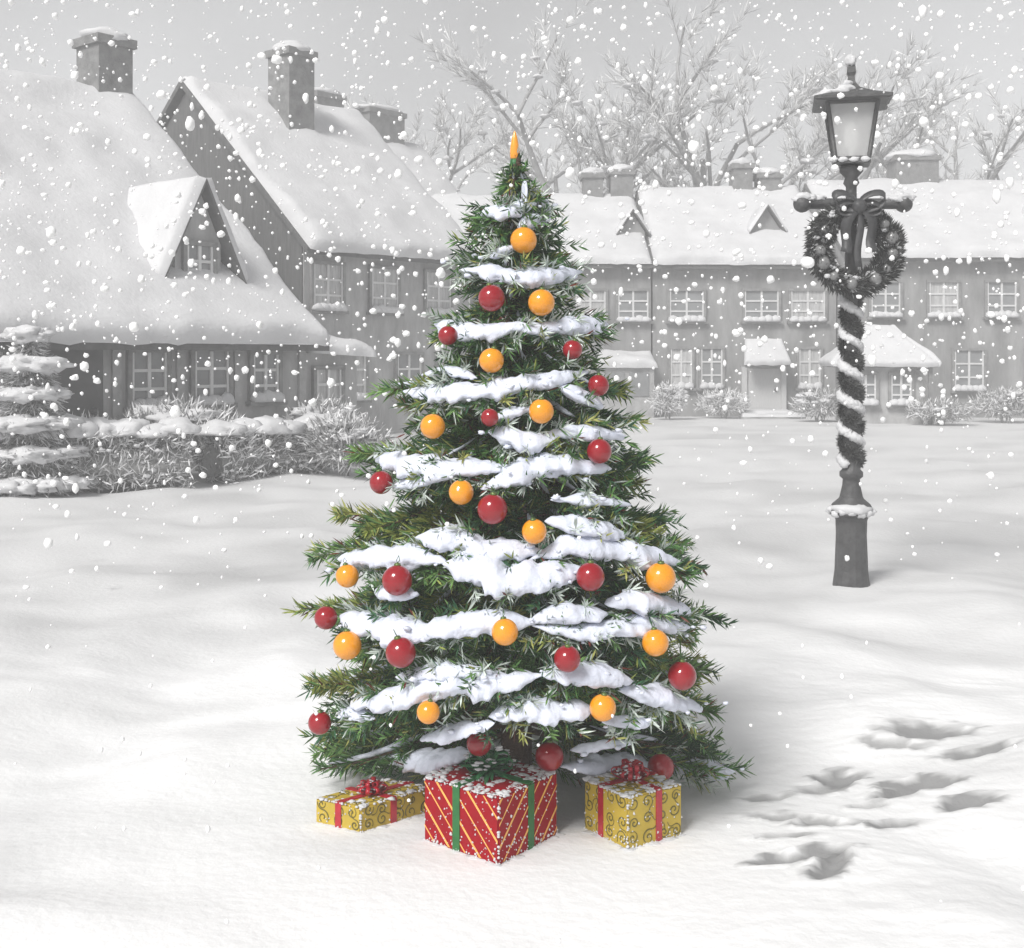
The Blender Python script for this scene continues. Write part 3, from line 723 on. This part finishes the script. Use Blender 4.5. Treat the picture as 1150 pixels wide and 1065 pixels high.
# snow lying on the boughs
def pad(line, ht, seed):
    pts = [surf(px, py, pfrac(py)) for px, py in line]
    if line[0][1] > 840: ht *= .8
    pts = [pts[0].lerp(pts[0]*2-pts[1], min(.5, .045/max(.01, (pts[1]-pts[0]).length)))]+pts+[pts[-1].lerp(pts[-1]*2-pts[-2], min(.5, .045/max(.01, (pts[-1]-pts[-2]).length)))]
    ht *= .98
    # resample
    out = []
    for a, b in zip(pts, pts[1:]):
        n = max(2, int((b-a).length/.009))
        out += [a.lerp(b, i/n) for i in range(n)]
    out.append(pts[-1]); N = len(out); K = 20
    hr = ht/F*sum(p.y for p in pts)/len(pts)
    vs, fs = [], []
    for i, p in enumerate(out):
        t = i/(N-1); e = max(.02, max(0, 1-abs(2*t-1)**2.4)**.75)
        e *= 1+.42*nz((p.x, p.y, p.z), 13, seed)+.15*nz((p.x, p.y, p.z), 35, seed)
        c = p-Vector((AX, AY, 0)); rad = Vector((c.x, c.y, 0)).normalized()
        dr = (rad*.93+Vector((0, 0, -.36))).normalized(); upv = dr.cross(rad.cross(Vector((0, 0, 1)))).normalized()
        if upv.z < 0: upv = -upv
        for k in range(K):
            a = 2*math.pi*k/K; ca_, sa_ = math.cos(a), math.sin(a)
            h = hr*e*(1.05 if sa_ > 0 else .75)
            q = dr*(ca_*hr*1.6*e)+upv*(sa_*h)
            w = c+q; nn = nz(w, 15, seed)*.27+nz(w, 38, seed+4)*.20+nz(w, 85, seed+8)*.06
            if sa_ < .1: nn *= 1.9
            vs.append(c+q*(1+nn)-rad*.01)
    for i in range(N-1):
        for k in range(K): fs.append((i*K+k, i*K+(k+1) % K, (i+1)*K+(k+1) % K, (i+1)*K+k))
    fs += [list(range(K))[::-1], [(N-1)*K+k for k in range(K)]]
    mb = MB(); mb.add(vs, fs, 0, True)
    for j in range(int(N*.10)):                      # loose crumbs along the rim
        p = random.choice(out)-Vector((AX, AY, 0)); rad = Vector((p.x, p.y, 0)).normalized()
        mb.blob(p+rad*random.uniform(.0, .05)+Vector((random.uniform(-.03, .03), 0, random.uniform(-1.1, .9)*hr)), random.uniform(.004, .012), (1.3, 1, .8), 2, .5, 2, 0, j)
    mb.build('bough_snow', M['tree_snow'], TREE)
for i, (l, h) in enumerate(PADS): pad(l, h, i*7.3)
# tree topper candle
tp = thing('candle', 'pointed golden candle on a green stem at the very tip of the tree', 'candle', W(578, 184, AY))
k = AY/F
c = MB(); c.lathe([(5*k*.9, -26*k), (5.4*k, -8*k), (5.4*k, 0), (4.6*k, 6*k)], 14); c.build('sleeve', M['greenribbon'], tp)
c = MB(); c.lathe([(4.4*k, 4*k), (5.2*k, 8*k), (5.4*k, 13*k), (4.6*k, 21*k), (3.2*k, 29*k), (1.4*k, 35*k), (.3*k, 37*k)], 16); c.build('taper', M['candle'], tp)
# baubles
def bauble_proto(m):
    b = MB(); b.blob((0, 0, 0), 1, amp=0, sub=4)
    cp = MB(); cp.lathe([(.22, .94), (.24, 1.0), (.2, 1.12), (.07, 1.16)], 12)
    hk = MB(); hk.tube([(.0, 0, 1.14), (.14, .05, 1.3), (.0, .12, 1.62), (-.14, .05, 1.3), (0, 0, 1.15)], .03, 5)
    r = bpy.data.objects.new('bauble', None); COL.objects.link(r)
    return r, [b.build('ball', m, r), cp.build('cap', M['cap'], r), hk.build('hanger', M['twine'], r)]
protos = {'g': bauble_proto(M['gold']), 'r': bauble_proto(M['red'])}; used = set()
for p, r, c, lab in OP:
    pr, kids = protos[c]
    if c in used:
        o = pr.copy(); COL.objects.link(o)
        for q in kids:
            n = q.copy(); n.parent = o; COL.objects.link(n)
    else: o = pr; used.add(c)
    o.location = p; o.scale = (r, r, r); o.rotation_euler = (random.uniform(-.25, .15), random.uniform(-.2, .2), random.random()*6)
    tag(o, lab, 'bauble', 'gold baubles on the tree' if c == 'g' else 'red baubles on the tree')

# ------------------------------------------------------------------ gifts
def gift(name, label, P0, PL, PR, h, kind, rib, specks, bow):
    """P0 front corner, PL left corner, PR right corner on the snow (world xy)"""
    root = thing(name, label, 'gift box', (P0[0], P0[1], 0))
    O = Vector((0, 0, 0)); a = Vector((PL[0]-P0[0], PL[1]-P0[1], 0)); b = Vector((PR[0]-P0[0], PR[1]-P0[1], 0)); up = Vector((0, 0, h))
    la, lb = a.length, b.length
    mb = MB(); bev = .006
    import bmesh
    bm = bmesh.new()
    vs = [bm.verts.new(v) for v in (O-up*.06, b-up*.06, a+b-up*.06, a-up*.06, O+up, b+up, a+b+up, a+up)]
    for f in ((3,2,1,0),(4,5,6,7),(0,1,5,4),(1,2,6,5),(2,3,7,6),(3,0,4,7)): bm.faces.new([vs[i] for i in f])
    bmesh.ops.bevel(bm, geom=bm.edges[:], offset=bev, segments=2, affect='EDGES'); bm.verts.index_update()
    mb.add([v.co.copy() for v in bm.verts], [[v.index for v in f.verts] for f in bm.faces]); bm.free()
    na = a.cross(Vector((0, 0, 1))).normalized(); 
    if na.dot(b) > 0: na = -na
    nb = b.cross(Vector((0, 0, 1))).normalized()
    if nb.dot(a) > 0: nb = -nb
    faces = [(O, a, na, la), (O, b, nb, lb)]
    top = (up, a, b)
    off = .0012
    if kind == 'stripes':
        for fi, (o, u, n, l) in enumerate(faces):
            ud = u.normalized(); 
            # stripes fall towards the front corner on both faces
            for k in range(-6, 9):
                for wd, sh in ((.0105 if k % 2 else .006, 0),):
                    s = k*.072+.02*fi; poly = []
                    sl = 1.05
                    # clip band  s < x - ... along u
                    def clipline(s0):
                        pts = []
                        for z in (0.004, h-.004):
                            x = s0+z/sl; pts.append((x, z))
                        (x0, z0), (x1, z1) = pts
                        lo, hi = .004, l-.004
                        if x1 < lo or x0 > hi: return None
                        if x0 < lo: z0 += (lo-x0)*sl; x0 = lo
                        if x1 > hi: z1 -= (x1-hi)*sl; x1 = hi
                        return [(x0, z0), (x1, z1)] if z1 > z0 else None
                    A_, B_ = clipline(s), clipline(s+wd)
                    if A_ and B_:
                        q = [A_[0], A_[1], B_[1], B_[0]]
                        mb.prism([o+ud*x+Vector((0, 0, z))+n*off*.1 for x, z in q], n*off, 1)
    else:
        def scroll(o, ud, vd, n, cx, cz, r, sg, rot, l, hh):
            pts = []
            for i in range(30):
                t = i/29; an = rot+sg*t*9.0; rr = r*(.12+.88*t)
                pts.append((cx+rr*math.cos(an), cz+rr*math.sin(an)))
            ex = pts[-1]; an = rot+sg*9.0+sg*1.57
            for i in range(1, 8): 
                an -= sg*.28; ex = (ex[0]+math.cos(an)*r*.22, ex[1]+math.sin(an)*r*.22); pts.append(ex)
            run = []
            def flush():
                if len(run) > 2:
                    P = [o+ud*x+vd*z+n*off for x, z in run]; N = len(P)
                    sd = []
                    for i in range(N):
                        t = (P[min(N-1, i+1)]-P[max(0, i-1)]).normalized(); sd.append(n.cross(t))
                    mb.strip(P, sd, [.0045*(.5+.5*math.sin(math.pi*min(1, .15+i/N))) for i in range(N)], .0006, 1)
            for x, z in pts:
                if .006 < x < l-.006 and .006 < z < hh-.006: run.append((x, z))
                else: flush(); run = []
            flush()
        rr = random.Random(int(P0[0]*100)+5)
        sides = [(o, u.normalized(), Vector((0, 0, 1)), n, l, h) for o, u, n, l in faces]+[(up, a.normalized(), b.normalized(), Vector((0, 0, 1)), la, lb)]
        for (o, ud, vd, n, l, hh) in sides:
            g = .058; i = 0
            nx, nz_ = max(2, int(l/g)), max(2, int(hh/g))
            for ix in range(nx):
                for iz in range(nz_):
                    scroll(o, ud, vd, n, (ix+.5+rr.uniform(-.15, .15))*l/nx, (iz+.5+rr.uniform(-.15, .15))*hh/nz_, .026*rr.uniform(.75, 1.1), rr.choice((-1, 1)), rr.random()*6.28, l, hh)
    pm = {'stripes': [M['redpaper'], M['stripe']], 'scrolls': [M['goldpaper'], M['scroll']]}[kind]
    mb.build('wrapping', pm, root)
    # ribbons
    rm, rw, fa, fb = rib
    r = MB(); pr = .004
    ua, ub = a.normalized(), b.normalized()
    pa = O+a*fa; pb = O+b*fb
    r.prism([pa-ua*rw/2+na*pr, pa+ua*rw/2+na*pr, pa+ua*rw/2+na*pr+up, pa-ua*rw/2+na*pr+up], -na*(pr-.0005))
    r.prism([pb-ub*rw/2+nb*pr, pb+ub*rw/2+nb*pr, pb+ub*rw/2+nb*pr+up, pb-ub*rw/2+nb*pr+up], -nb*(pr-.0005))
    zt = up+Vector((0, 0, .0005)); th = Vector((0, 0, pr))
    r.prism([zt+pa-ua*rw/2, zt+pa+ua*rw/2, zt+pa+ua*rw/2+b, zt+pa-ua*rw/2+b], th)
    zt2 = zt+Vector((0, 0, .001))
    r.prism([zt2+pb-ub*rw/2, zt2+pb+ub*rw/2, zt2+pb+ub*rw/2+a, zt2+pb-ub*rw/2+a], th)
    r.build('ribbon', M[rm], root)
    ctr = up+a*fa+b*fb
    bow(root, ctr)
    # snow on the lid and specks on the sides
    s = MB(); nsp, ntop = specks
    for k in range(ntop):
        u, v = random.random(), random.random()
        if random.random() < .55:
            if random.random() < .5: u = random.choice((random.uniform(.01, .14), random.uniform(.86, .99)))
            else: v = random.choice((random.uniform(.01, .14), random.uniform(.86, .99)))
        s.blob(up+a*u+b*v, random.uniform(.002, .006)*(2 if random.random() < .22 else 1), (1.5, 1.3, .6), 1 if random.random() < .7 else 2, .7, 2, 0, k*1.7)
    for k in range(nsp):
        o, u, n, l = random.choice(faces); x = random.random(); z = h*(random.random()**3.2) if random.random() < .85 else h*(1-random.random()**3*.5)
        q = o+u*x+Vector((0, 0, z)); rr_ = random.uniform(.001, .0038)*(1.5 if random.random() < .1 else 1)
        s.blob(q+n*.001, rr_, (1, 1, 1.2), 1, .6, 2, 0, k*2.3)
    for u in (a, b):
        for k in range(16):
            q = u*(k+random.random())/16
            s.blob(q+(na if u is a else nb)*random.uniform(-.006, .006)+Vector((0, 0, -.008)), random.uniform(.009, .017), (2.4, 1.4, .7), 3, .35, 2, 0, k*3.1)
    # snow settled along the edges
    for o, u in ((up, a), (up, b), (O*0, up)):
        for k in range(16): s.blob(o+u*random.random(), random.uniform(.002, .006), (1.2, 1.2, 1), 1, .5, 2, 0, k)
    s.build('snow', M['snow'], root)
    return root
def loop_bow(m, n, size, spec):
    def f(root, c):
        b = MB(); rr = random.Random(n)
        for lay, (cnt, el, sz) in enumerate(((n, .25, 1.), (n-2, .8, .85), (4, 1.25, .7))):
            for k in range(cnt):
                az = 2*math.pi*k/cnt+lay*.4+rr.uniform(-.2, .2); d = Vector((math.cos(az)*math.cos(el), math.sin(az)*math.cos(el), math.sin(el))); sd = Vector((-math.sin(az), math.cos(az), 0)); nn = d.cross(sd)
                if nn.z < 0: nn = -nn
                L = size*sz*rr.uniform(.85, 1.1); P = []
                for i in range(13):
                    t = i/12*2*math.pi; P.append(c+Vector((0, 0, .012))+d*(L*.5*(1-math.cos(t)))+nn*(L*.24*math.sin(t)))
                b.strip(P, sd, .016, .0008)
        o = b.build('bow', m, root)
        s = MB()
        for k in range(spec):
            az = rr.random()*6.28; q = rr.random()*size*.85
            s.blob(c+Vector((math.cos(az)*q, math.sin(az)*q, .018+size*.75*(1-q/size)*rr.random())), rr.uniform(.003, .007), (1.4, 1, .7), 2, .5, 2, 0, k)
        s.build('bow_snow', M['snow'], o)
    return f
def leaf_bow(root, c):
    b = MB(); rr = random.Random(3)
    for k in range(54):
        az = rr.random()*6.28; el = rr.uniform(.1, 1.45); d = Vector((math.cos(az)*math.cos(el), math.sin(az)*math.cos(el), math.sin(el))); sd = d.cross(Vector((rr.uniform(-.4, .4), rr.uniform(-.4, .4), 1))).normalized()
        L = rr.uniform(.08, .15)*(1-.2*math.sin(el)); st = c+Vector((0, 0, .012)); P = [st+d*(L*t)+Vector((0, 0, -.25*L*t*t)) for t in (0, .2, .4, .6, .8, 1)]
        b.strip(P, sd, [.007, .016, .024, .021, .012, .001], .0006)
    for sgn in (-1, 1):
        for el in (.35, .75):
            d = Vector((sgn*math.cos(el), -.1, math.sin(el))); nn = Vector((-sgn*math.sin(el), 0, math.cos(el)))
            P = [c+Vector((0, 0, .01))+d*(.045*(1-math.cos(i/12*6.283)))+nn*(.026*math.sin(i/12*6.283)) for i in range(13)]
            b.strip(P, Vector((0, 1, 0)), .028, .0008)
    o = b.build('bow', M['holly'], root)
    s = MB()
    for k in range(46):
        az = rr.random()*6.28; q = rr.random()*.1
        s.blob(c+Vector((math.cos(az)*q, math.sin(az)*q, .02+.10*(1-q/.11)*rr.random()+.015)), rr.uniform(.003, .010), (1.7, .9, .6), 2, .5, 2, 0, k)
    s.build('bow_snow', M['snow'], o)
def gp(px, py): d_ = GD(py); return ((px-CX)/F*d_, d_)
gift('gift_box', 'red gift box with gold diagonal stripes, green ribbon and leafy green bow', gp(560, 972), gp(476, 943), gp(626, 937), .222, 'stripes', ('greenribbon', .032, .55, .53), (400, 520), leaf_bow)
gift('gift_box', 'gold cube gift with scroll pattern and red star bow, right of the red box', gp(705, 954), gp(656, 930), gp(766, 937), .178, 'scrolls', ('redribbon', .026, .60, .56), (220, 320), loop_bow(M['redribbon'], 10, .07, 60))
f0 = gp(405, 935); gift('gift_box', 'flat gold gift with scroll pattern and red ribbon, left of the red box', f0, (f0[0]-.178, f0[1]+.10), (f0[0]+.245, f0[1]+.215), .088, 'scrolls', ('redribbon', .026, .48, .44), (70, 160), loop_bow(M['redribbon'], 8, .058, 30))

# ------------------------------------------------------------------ lamp post
LD = GD(660); LX = (956-CX)/F*LD; S = LD/F
LP = thing('lamp_post', 'old iron lamp post with square lantern, ladder bar and snow dusted base', 'lamp post', (LX, LD, 0))
def lz(py): return (660-py)*S
b = MB(); b.lathe([(22*S, -.15), (21*S, 0), (20*S, lz(652)), (18.5*S, lz(640)), (17*S, lz(600)), (17.5*S, lz(584)), (19*S, lz(580))], 16, smooth=False); b.build('base', M['iron'], LP)
b = MB(); b.lathe([(19*S, lz(580)), (24*S, lz(577)), (24.5*S, lz(573)), (21*S, lz(566)), (14*S, lz(560)), (12*S, lz(556))], 20); co = b.build('collar', M['iron'], LP)
s = MB(); s.blob((-.01, -.03, lz(571)), 1, (23*S, 23*S, 8*S), 3, .22, 2.2, 0, 3, -.3)
for k in range(14):
    a = k*.449; s.blob((22*S*math.cos(a), 22*S*math.sin(a), lz(574)+random.uniform(-.015, .01)), .035, (1, 1, .8), 2, .4, 2, 0, k)
s.build('collar_snow', M['snow'], co)
b = MB(); b.lathe([(14*S, lz(566)), (12.5*S, lz(556)), (10*S, lz(545)), (9.5*S, lz(538)), (13*S, lz(535)), (13*S, lz(530)), (10*S, lz(527)), (9.5*S, lz(500)), (8.5*S, lz(420)), (7.5*S, lz(330)), (6.5*S, lz(240)), (6*S, lz(215)), (6*S, lz(210)), (9*S, lz(206)), (7*S, lz(200)), (13*S, lz(193)), (13*S, lz(188)), (9*S, lz(186))], 16); b.build('shaft', M['iron'], LP)
b = MB(); b.tube([(x*S, 0, lz(229)) for x in (-52, -30, 0, 30, 56)], 6.2*S, 10)
for x in (-55, 59): b.blob((x*S, 0, lz(229)), 10*S, amp=.05, sub=3)
b.build('ladder_bar', M['iron'], LP)
bar = [q for q in LP.children if q.name.startswith('ladder_bar')][0]
for g_ in (((-54, 8), (-46, 6), (-36, 5)), ((40, 5), (48, 7), (56, 9), (60, 7))):
    s = MB()
    for x, r in g_: s.blob((x*S, -.01, lz(229-6)), r*S, (1.5, .9, .75), 3, .4, 2, 0, x)
    s.build('bar_snow', M['snow'], bar)
# lantern: four sided, wider at the top
lan = MB(); q2 = math.sqrt(2)
lan.lathe([(20*S*q2, lz(186)), (20*S*q2, lz(180)), (18*S*q2, lz(178))], 4, smooth=False, rot=R(45)); lan.lathe([(27*S*q2, lz(121)), (29*S*q2, lz(118)), (28*S*q2, lz(116))], 4, smooth=False, rot=R(45))
for sx in (-1, 1):
    for sy in (-1, 1): lan.tube([(sx*18*S, sy*18*S, lz(180)), (sx*27*S, sy*27*S, lz(118))], 2.6*S, 6)
LN = lan.build('lantern', M['iron'], LP); LN.rotation_euler = (0, 0, R(-12))
for k in range(4):
    X = Matrix.Rotation(k*math.pi/2, 4, 'Z'); p = MB()
    w0, w1, zb, zt = 17*S, 25.5*S, lz(179), lz(120); t = .008
    vs = [(-w0, -w0-.002, zb), (w0, -w0-.002, zb), (w1, -w1-.002, zt), (-w1, -w1-.002, zt), (-w0, -w0+t, zb), (w0, -w0+t, zb), (w1, -w1+t, zt), (-w1, -w1+t, zt)]
    p.add(vs, [(0,1,2,3),(7,6,5,4),(0,4,5,1),(2,6,7,3),(1,5,6,2),(0,3,7,4)], 0, False, X); p.build('glass_pane', M['glass'], LN)
p = MB(); p.lathe([(3*S, lz(179)), (3*S, lz(170)), (7*S, lz(164)), (8*S, lz(150)), (5*S, lz(140)), (1*S, lz(137))], 14); p.build('mantle', M['mantle'], LN)
p = MB(); p.lathe([(54*S, lz(118.5)), (59*S, lz(117)), (59*S, lz(114)), (32*S, lz(107)), (13*S, lz(100)), (8*S, lz(95)), (6*S, lz(92)), (5*S, lz(86)), (7*S, lz(82)), (6.5*S, lz(76)), (2.5*S, lz(71)), (.5*S, lz(67))], 4, smooth=False, rot=R(45)); p.build('lantern_roof', M['iron'], LN)
s = MB()
for x, y, z, r, sc in ((-20, -8, 109, 17, (1.25, 1.1, .42)), (-31, -18, 113, 12, (1.3, 1.2, .35)), (-8, -10, 104, 12, (1, 1, .6)), (8, -12, 108, 10, (1.2, 1, .4)), (-4, 10, 104, 12, (1.2, 1.2, .6)), (22, 4, 111, 8, (1.6, 1.4, .35)), (-1, -1, 69, 6, (1, 1, 1.2)), (-4, -5, 96, 6, (1, 1, .8)), (-14, 12, 109, 14, (1.3, 1, .4))):
    s = MB(); s.blob((x*S, y*S, lz(z)), r*S, sc, 3, .35, 1.8, 0, x); s.build('lantern_snow', M['snow'], LN)
for x in (-20, -10, 2, 14): s = MB(); s.blob((x*S, -19*S, lz(182)), 4*S, (1.4, 1, .8), 2, .4, 2, 0, x); s.build('lantern_snow', M['snow'], LN)

# garland spiralling round the shaft
GA = thing('garland', 'dark evergreen garland with snow wound in a spiral round the lamp post', 'garland', (LX, LD, 0))
z0, z1 = lz(520), lz(335); turns = 5.2; n = 5200
t = rng.random(n); an = -t*turns*2*math.pi+.6; rad = (9.2-2.2*t)*S+.012
P = np.stack([rad*np.cos(an), rad*np.sin(an), z0+(z1-z0)*t+rng.normal(size=n)*.022], 1)
D = np.stack([np.cos(an)*.55-np.sin(an)*.6*np.sign(rng.random(n)-.4), np.sin(an)*.55+np.cos(an)*.6, rng.normal(size=n)*.6], 1)
g = .03+.08*rng.random(n); blades('greenery', P, D, .035+.03*rng.random(n), .007, np.stack([g, g*1.02, g], 1), M['needle'], GA)
s = MB(); N = 150
pts = []
for i in range(N):
    tt = i/(N-1); a = -tt*turns*2*math.pi+.6+math.pi; r_ = (9.2-2.0*tt)*S+.010
    pts.append((r_*math.cos(a), r_*math.sin(a), z0+(z1-z0)*tt))
for i, p in enumerate(pts):
    s.blob(p, .034*(1+.35*nz(p, 6)), (1.0, 1.0, .95), 2, .5, 2, 0, i*.37)
s.build('snow', M['snow'], GA)

# wreath with bow
WX = thing('wreath', 'dark evergreen wreath with ribbon bow and grey baubles hung on the lamp post', 'wreath', (LX-3.0*S, LD-.16, lz(281)))
n = 7000; a = rng.random(n)*6.283; b_ = rng.random(n)*6.283; mj, mn = 40*S, 9*S
mn = mn*(1+.35*np.sin(a*5+1)*np.sin(a*3)); P = np.stack([(mj+mn*np.cos(b_))*np.cos(a), mn*np.sin(b_)*.9, (mj+mn*np.cos(b_))*np.sin(a)], 1)
D = np.stack([np.cos(b_)*np.cos(a)-np.sin(a)*.7, np.sin(b_), np.cos(b_)*np.sin(a)+np.cos(a)*.7], 1)+rng.normal(size=(n, 3))*.35
g = np.where(rng.random(n) < .05, .5, .025+.07*rng.random(n)); blades('greenery', P, D, .035+.04*rng.random(n), .009, np.stack([g, g*1.02, g], 1), M['needle'], WX)
mn = 9*S; c = MB(); c.tube([(mj*math.cos(k*.2618), 0, mj*math.sin(k*.2618)) for k in range(25)], mn*.8, 8); c.build('ring', M['iron'], WX)
for k, aa in enumerate((150, 185, 205, 232, 262, 300, 325, 350, 15, 40)):
    o = MB(); rr = (5.5+(k*7 % 3))*S; o.blob((mj*math.cos(R(aa)), -mn*.95, mj*math.sin(R(aa))), rr, amp=0, sub=3); o.build('bauble', M['ironball'], WX)
s = MB(); rr = random.Random(5)
for k in range(70):
    aa = rr.random()*6.28; q = mj+mn*rr.uniform(-1, 1); s.blob((q*math.cos(aa), -mn*rr.uniform(.5, 1.1), q*math.sin(aa)), rr.uniform(.008, .022), (1.3, .8, .8), 2, .5, 2, 0, k)
for k in range(10):
    aa = R(250+k*6); s.blob(((mj-mn)*math.cos(aa), -mn*.5, (mj-mn*.7)*math.sin(aa)), .035, (1.2, 1, .6), 2, .4, 2, 0, k)
s.build('snow', M['snow'], WX)
bw = MB(); zt = 44*S
for sg in (-1, 1):
    for el, L, w in ((.38, 30, .075), (-.15, 24, .06)):
        d = Vector((sg*math.cos(el), -.12, math.sin(el))); nn = Vector((-sg*math.sin(el), 0, math.cos(el))); P = []
        for i in range(17):
            tt = i/16*6.283; P.append(Vector((0, -.11, zt))+d*(L*S*.5*(1-math.cos(tt)))+nn*(L*S*.27*math.sin(tt)))
        bw.strip(P, Vector((.2*sg, .75, .65)), w, .003)
    P = [Vector((sg*(3+q*17+5*math.sin(q*5))*S, -.12-.02*math.sin(q*7), zt-q*50*S)) for q in [i/10 for i in range(11)]]
    bw.strip(P, Vector((1, .25*sg, .25*sg)), .075, .003)
P = [Vector((2*math.sin(q*6)*S, -.125, zt-q*66*S)) for q in [i/10 for i in range(11)]]; bw.strip(P, Vector((1, .1, 0)), .05, .003)
bw.blob((0, -.13, zt), .055, (1, .8, .9), 3, .15, 2); bw.build('bow', M['darkribbon'], WX)

# ------------------------------------------------------------------ falling snow
fl = MB(); rf_ = random.Random(11)
def flake(p, r):
    sc = (rf_.uniform(.8, 1.2), rf_.uniform(.8, 1.2), rf_.uniform(.8, 1.7 if rf_.random() < .25 else 1.2))
    fl.blob(p, r, sc, 1 if r/p[1]*F < 2.2 else 2, .35, 1.6, 0, rf_.random()*99)
cnt = 0
for k in range(9000):
    d_ = 5.4+10*rf_.random()**1.1
    x = rf_.uniform(-.62, .62)*d_; z = rf_.uniform(0.15, 1.7+.45*d_)
    r = .006+.016*rf_.random()**2.2
    if rf_.random() < .06: r *= 1.7
    if z < 1.3 and rf_.random() < .6: continue
    if z < 1.6 and .1 < x < 2.4 and d_ < 8: continue
    flake((x, d_, z), r*(d_/9)**.35)
for k in range(210):
    d_ = rf_.uniform(2.6, 4.6); x = rf_.uniform(-.55, .55)*d_; z = rf_.uniform(.25, 1.7+.35*d_)
    flake((x, d_, z), rf_.uniform(.0035, .0075))
o = fl.build('falling_snow', M['flake']); tag(o, 'white snowflakes falling through the whole scene', 'snowfall', kind='stuff')

# ------------------------------------------------------------------ haze
hz = MB(); hz.box(-95, 95, -9, 75, -1.2, 21); ho = hz.build('haze', []); tag(ho, 'pale winter haze over the square', 'haze', kind='stuff')
hm = bpy.data.materials.new('haze air'); hm.use_nodes = True; nt = hm.node_tree
for n_ in list(nt.nodes):
    if n_.type != 'OUTPUT_MATERIAL': nt.nodes.remove(n_)
pv = nt.nodes.new('ShaderNodeVolumePrincipled'); pv.inputs['Color'].default_value = (.93, .93, .94, 1); pv.inputs['Density'].default_value = .0085; pv.inputs['Anisotropy'].default_value = .0
nt.links.new(pv.outputs['Volume'], [n_ for n_ in nt.nodes if n_.type == 'OUTPUT_MATERIAL'][0].inputs['Volume'])
ho.data.materials.append(hm)

# ------------------------------------------------------------------ light, sky, camera
SUN_EL, to_sun = R(46), Vector((-.50, -.72, 0)).normalized()
dirv = Vector((to_sun.x*math.cos(SUN_EL), to_sun.y*math.cos(SUN_EL), math.sin(SUN_EL)))
sl = bpy.data.lights.new('sun', 'SUN'); sl.energy = 1.5; sl.angle = R(20); sl.color = (1, .985, .96)
so = bpy.data.objects.new('sun', sl); COL.objects.link(so); so.rotation_euler = dirv.to_track_quat('Z', 'Y').to_euler(); so.location = (-20, -20, 30)
wd = bpy.data.worlds.new('World'); scene.world = wd; wd.use_nodes = True; nt = wd.node_tree
bg = nt.nodes['Background']; sk = nt.nodes.new('ShaderNodeTexSky'); sk.sky_type = 'NISHITA'; sk.sun_disc = False
sk.sun_elevation = SUN_EL; sk.sun_rotation = math.atan2(to_sun.x, to_sun.y); sk.air_density = 1.0; sk.dust_density = 1.0
hs_ = nt.nodes.new('ShaderNodeHueSaturation'); hs_.inputs['Saturation'].default_value = .05
nt.links.new(sk.outputs[0], hs_.inputs['Color'])
tc = nt.nodes.new('ShaderNodeTexCoord'); cn = nt.nodes.new('ShaderNodeTexNoise'); cn.inputs['Scale'].default_value = 2.6; cn.inputs['Detail'].default_value = 5
nt.links.new(tc.outputs['Generated'], cn.inputs['Vector'])
mr = nt.nodes.new('ShaderNodeMapRange'); mr.inputs['From Min'].default_value = .3; mr.inputs['From Max'].default_value = .7; mr.inputs['To Min'].default_value = .62; mr.inputs['To Max'].default_value = 1.0
nt.links.new(cn.outputs['Fac'], mr.inputs['Value'])
mx = nt.nodes.new('ShaderNodeMix'); mx.data_type = 'RGBA'; mx.blend_type = 'MULTIPLY'; mx.inputs[0].default_value = 1
nt.links.new(hs_.outputs[0], mx.inputs[6]); nt.links.new(mr.outputs[0], mx.inputs[7]); nt.links.new(mx.outputs[2], bg.inputs['Color'])
bg.inputs['Strength'].default_value = .05

cam = bpy.data.cameras.new('camera'); co_ = bpy.data.objects.new('camera', cam); COL.objects.link(co_)
co_.location = (0, 0, CAMH); co_.rotation_euler = (R(90), 0, 0)
cam.sensor_fit = 'HORIZONTAL'; cam.sensor_width = 36; cam.lens = 36*F/1150; cam.shift_y = -(532.5-HORIZ)/1150; cam.clip_end = 1000; cam.clip_start = .05
scene.camera = co_
scene.view_settings.view_transform = 'Standard'; scene.view_settings.look = 'None'; scene.view_settings.exposure = 1.45; scene.view_settings.gamma = 1
scene.cycles.use_denoising = True
scene.cycles.volume_bounces = 1; scene.cycles.max_bounces = 6; scene.cycles.diffuse_bounces = 4
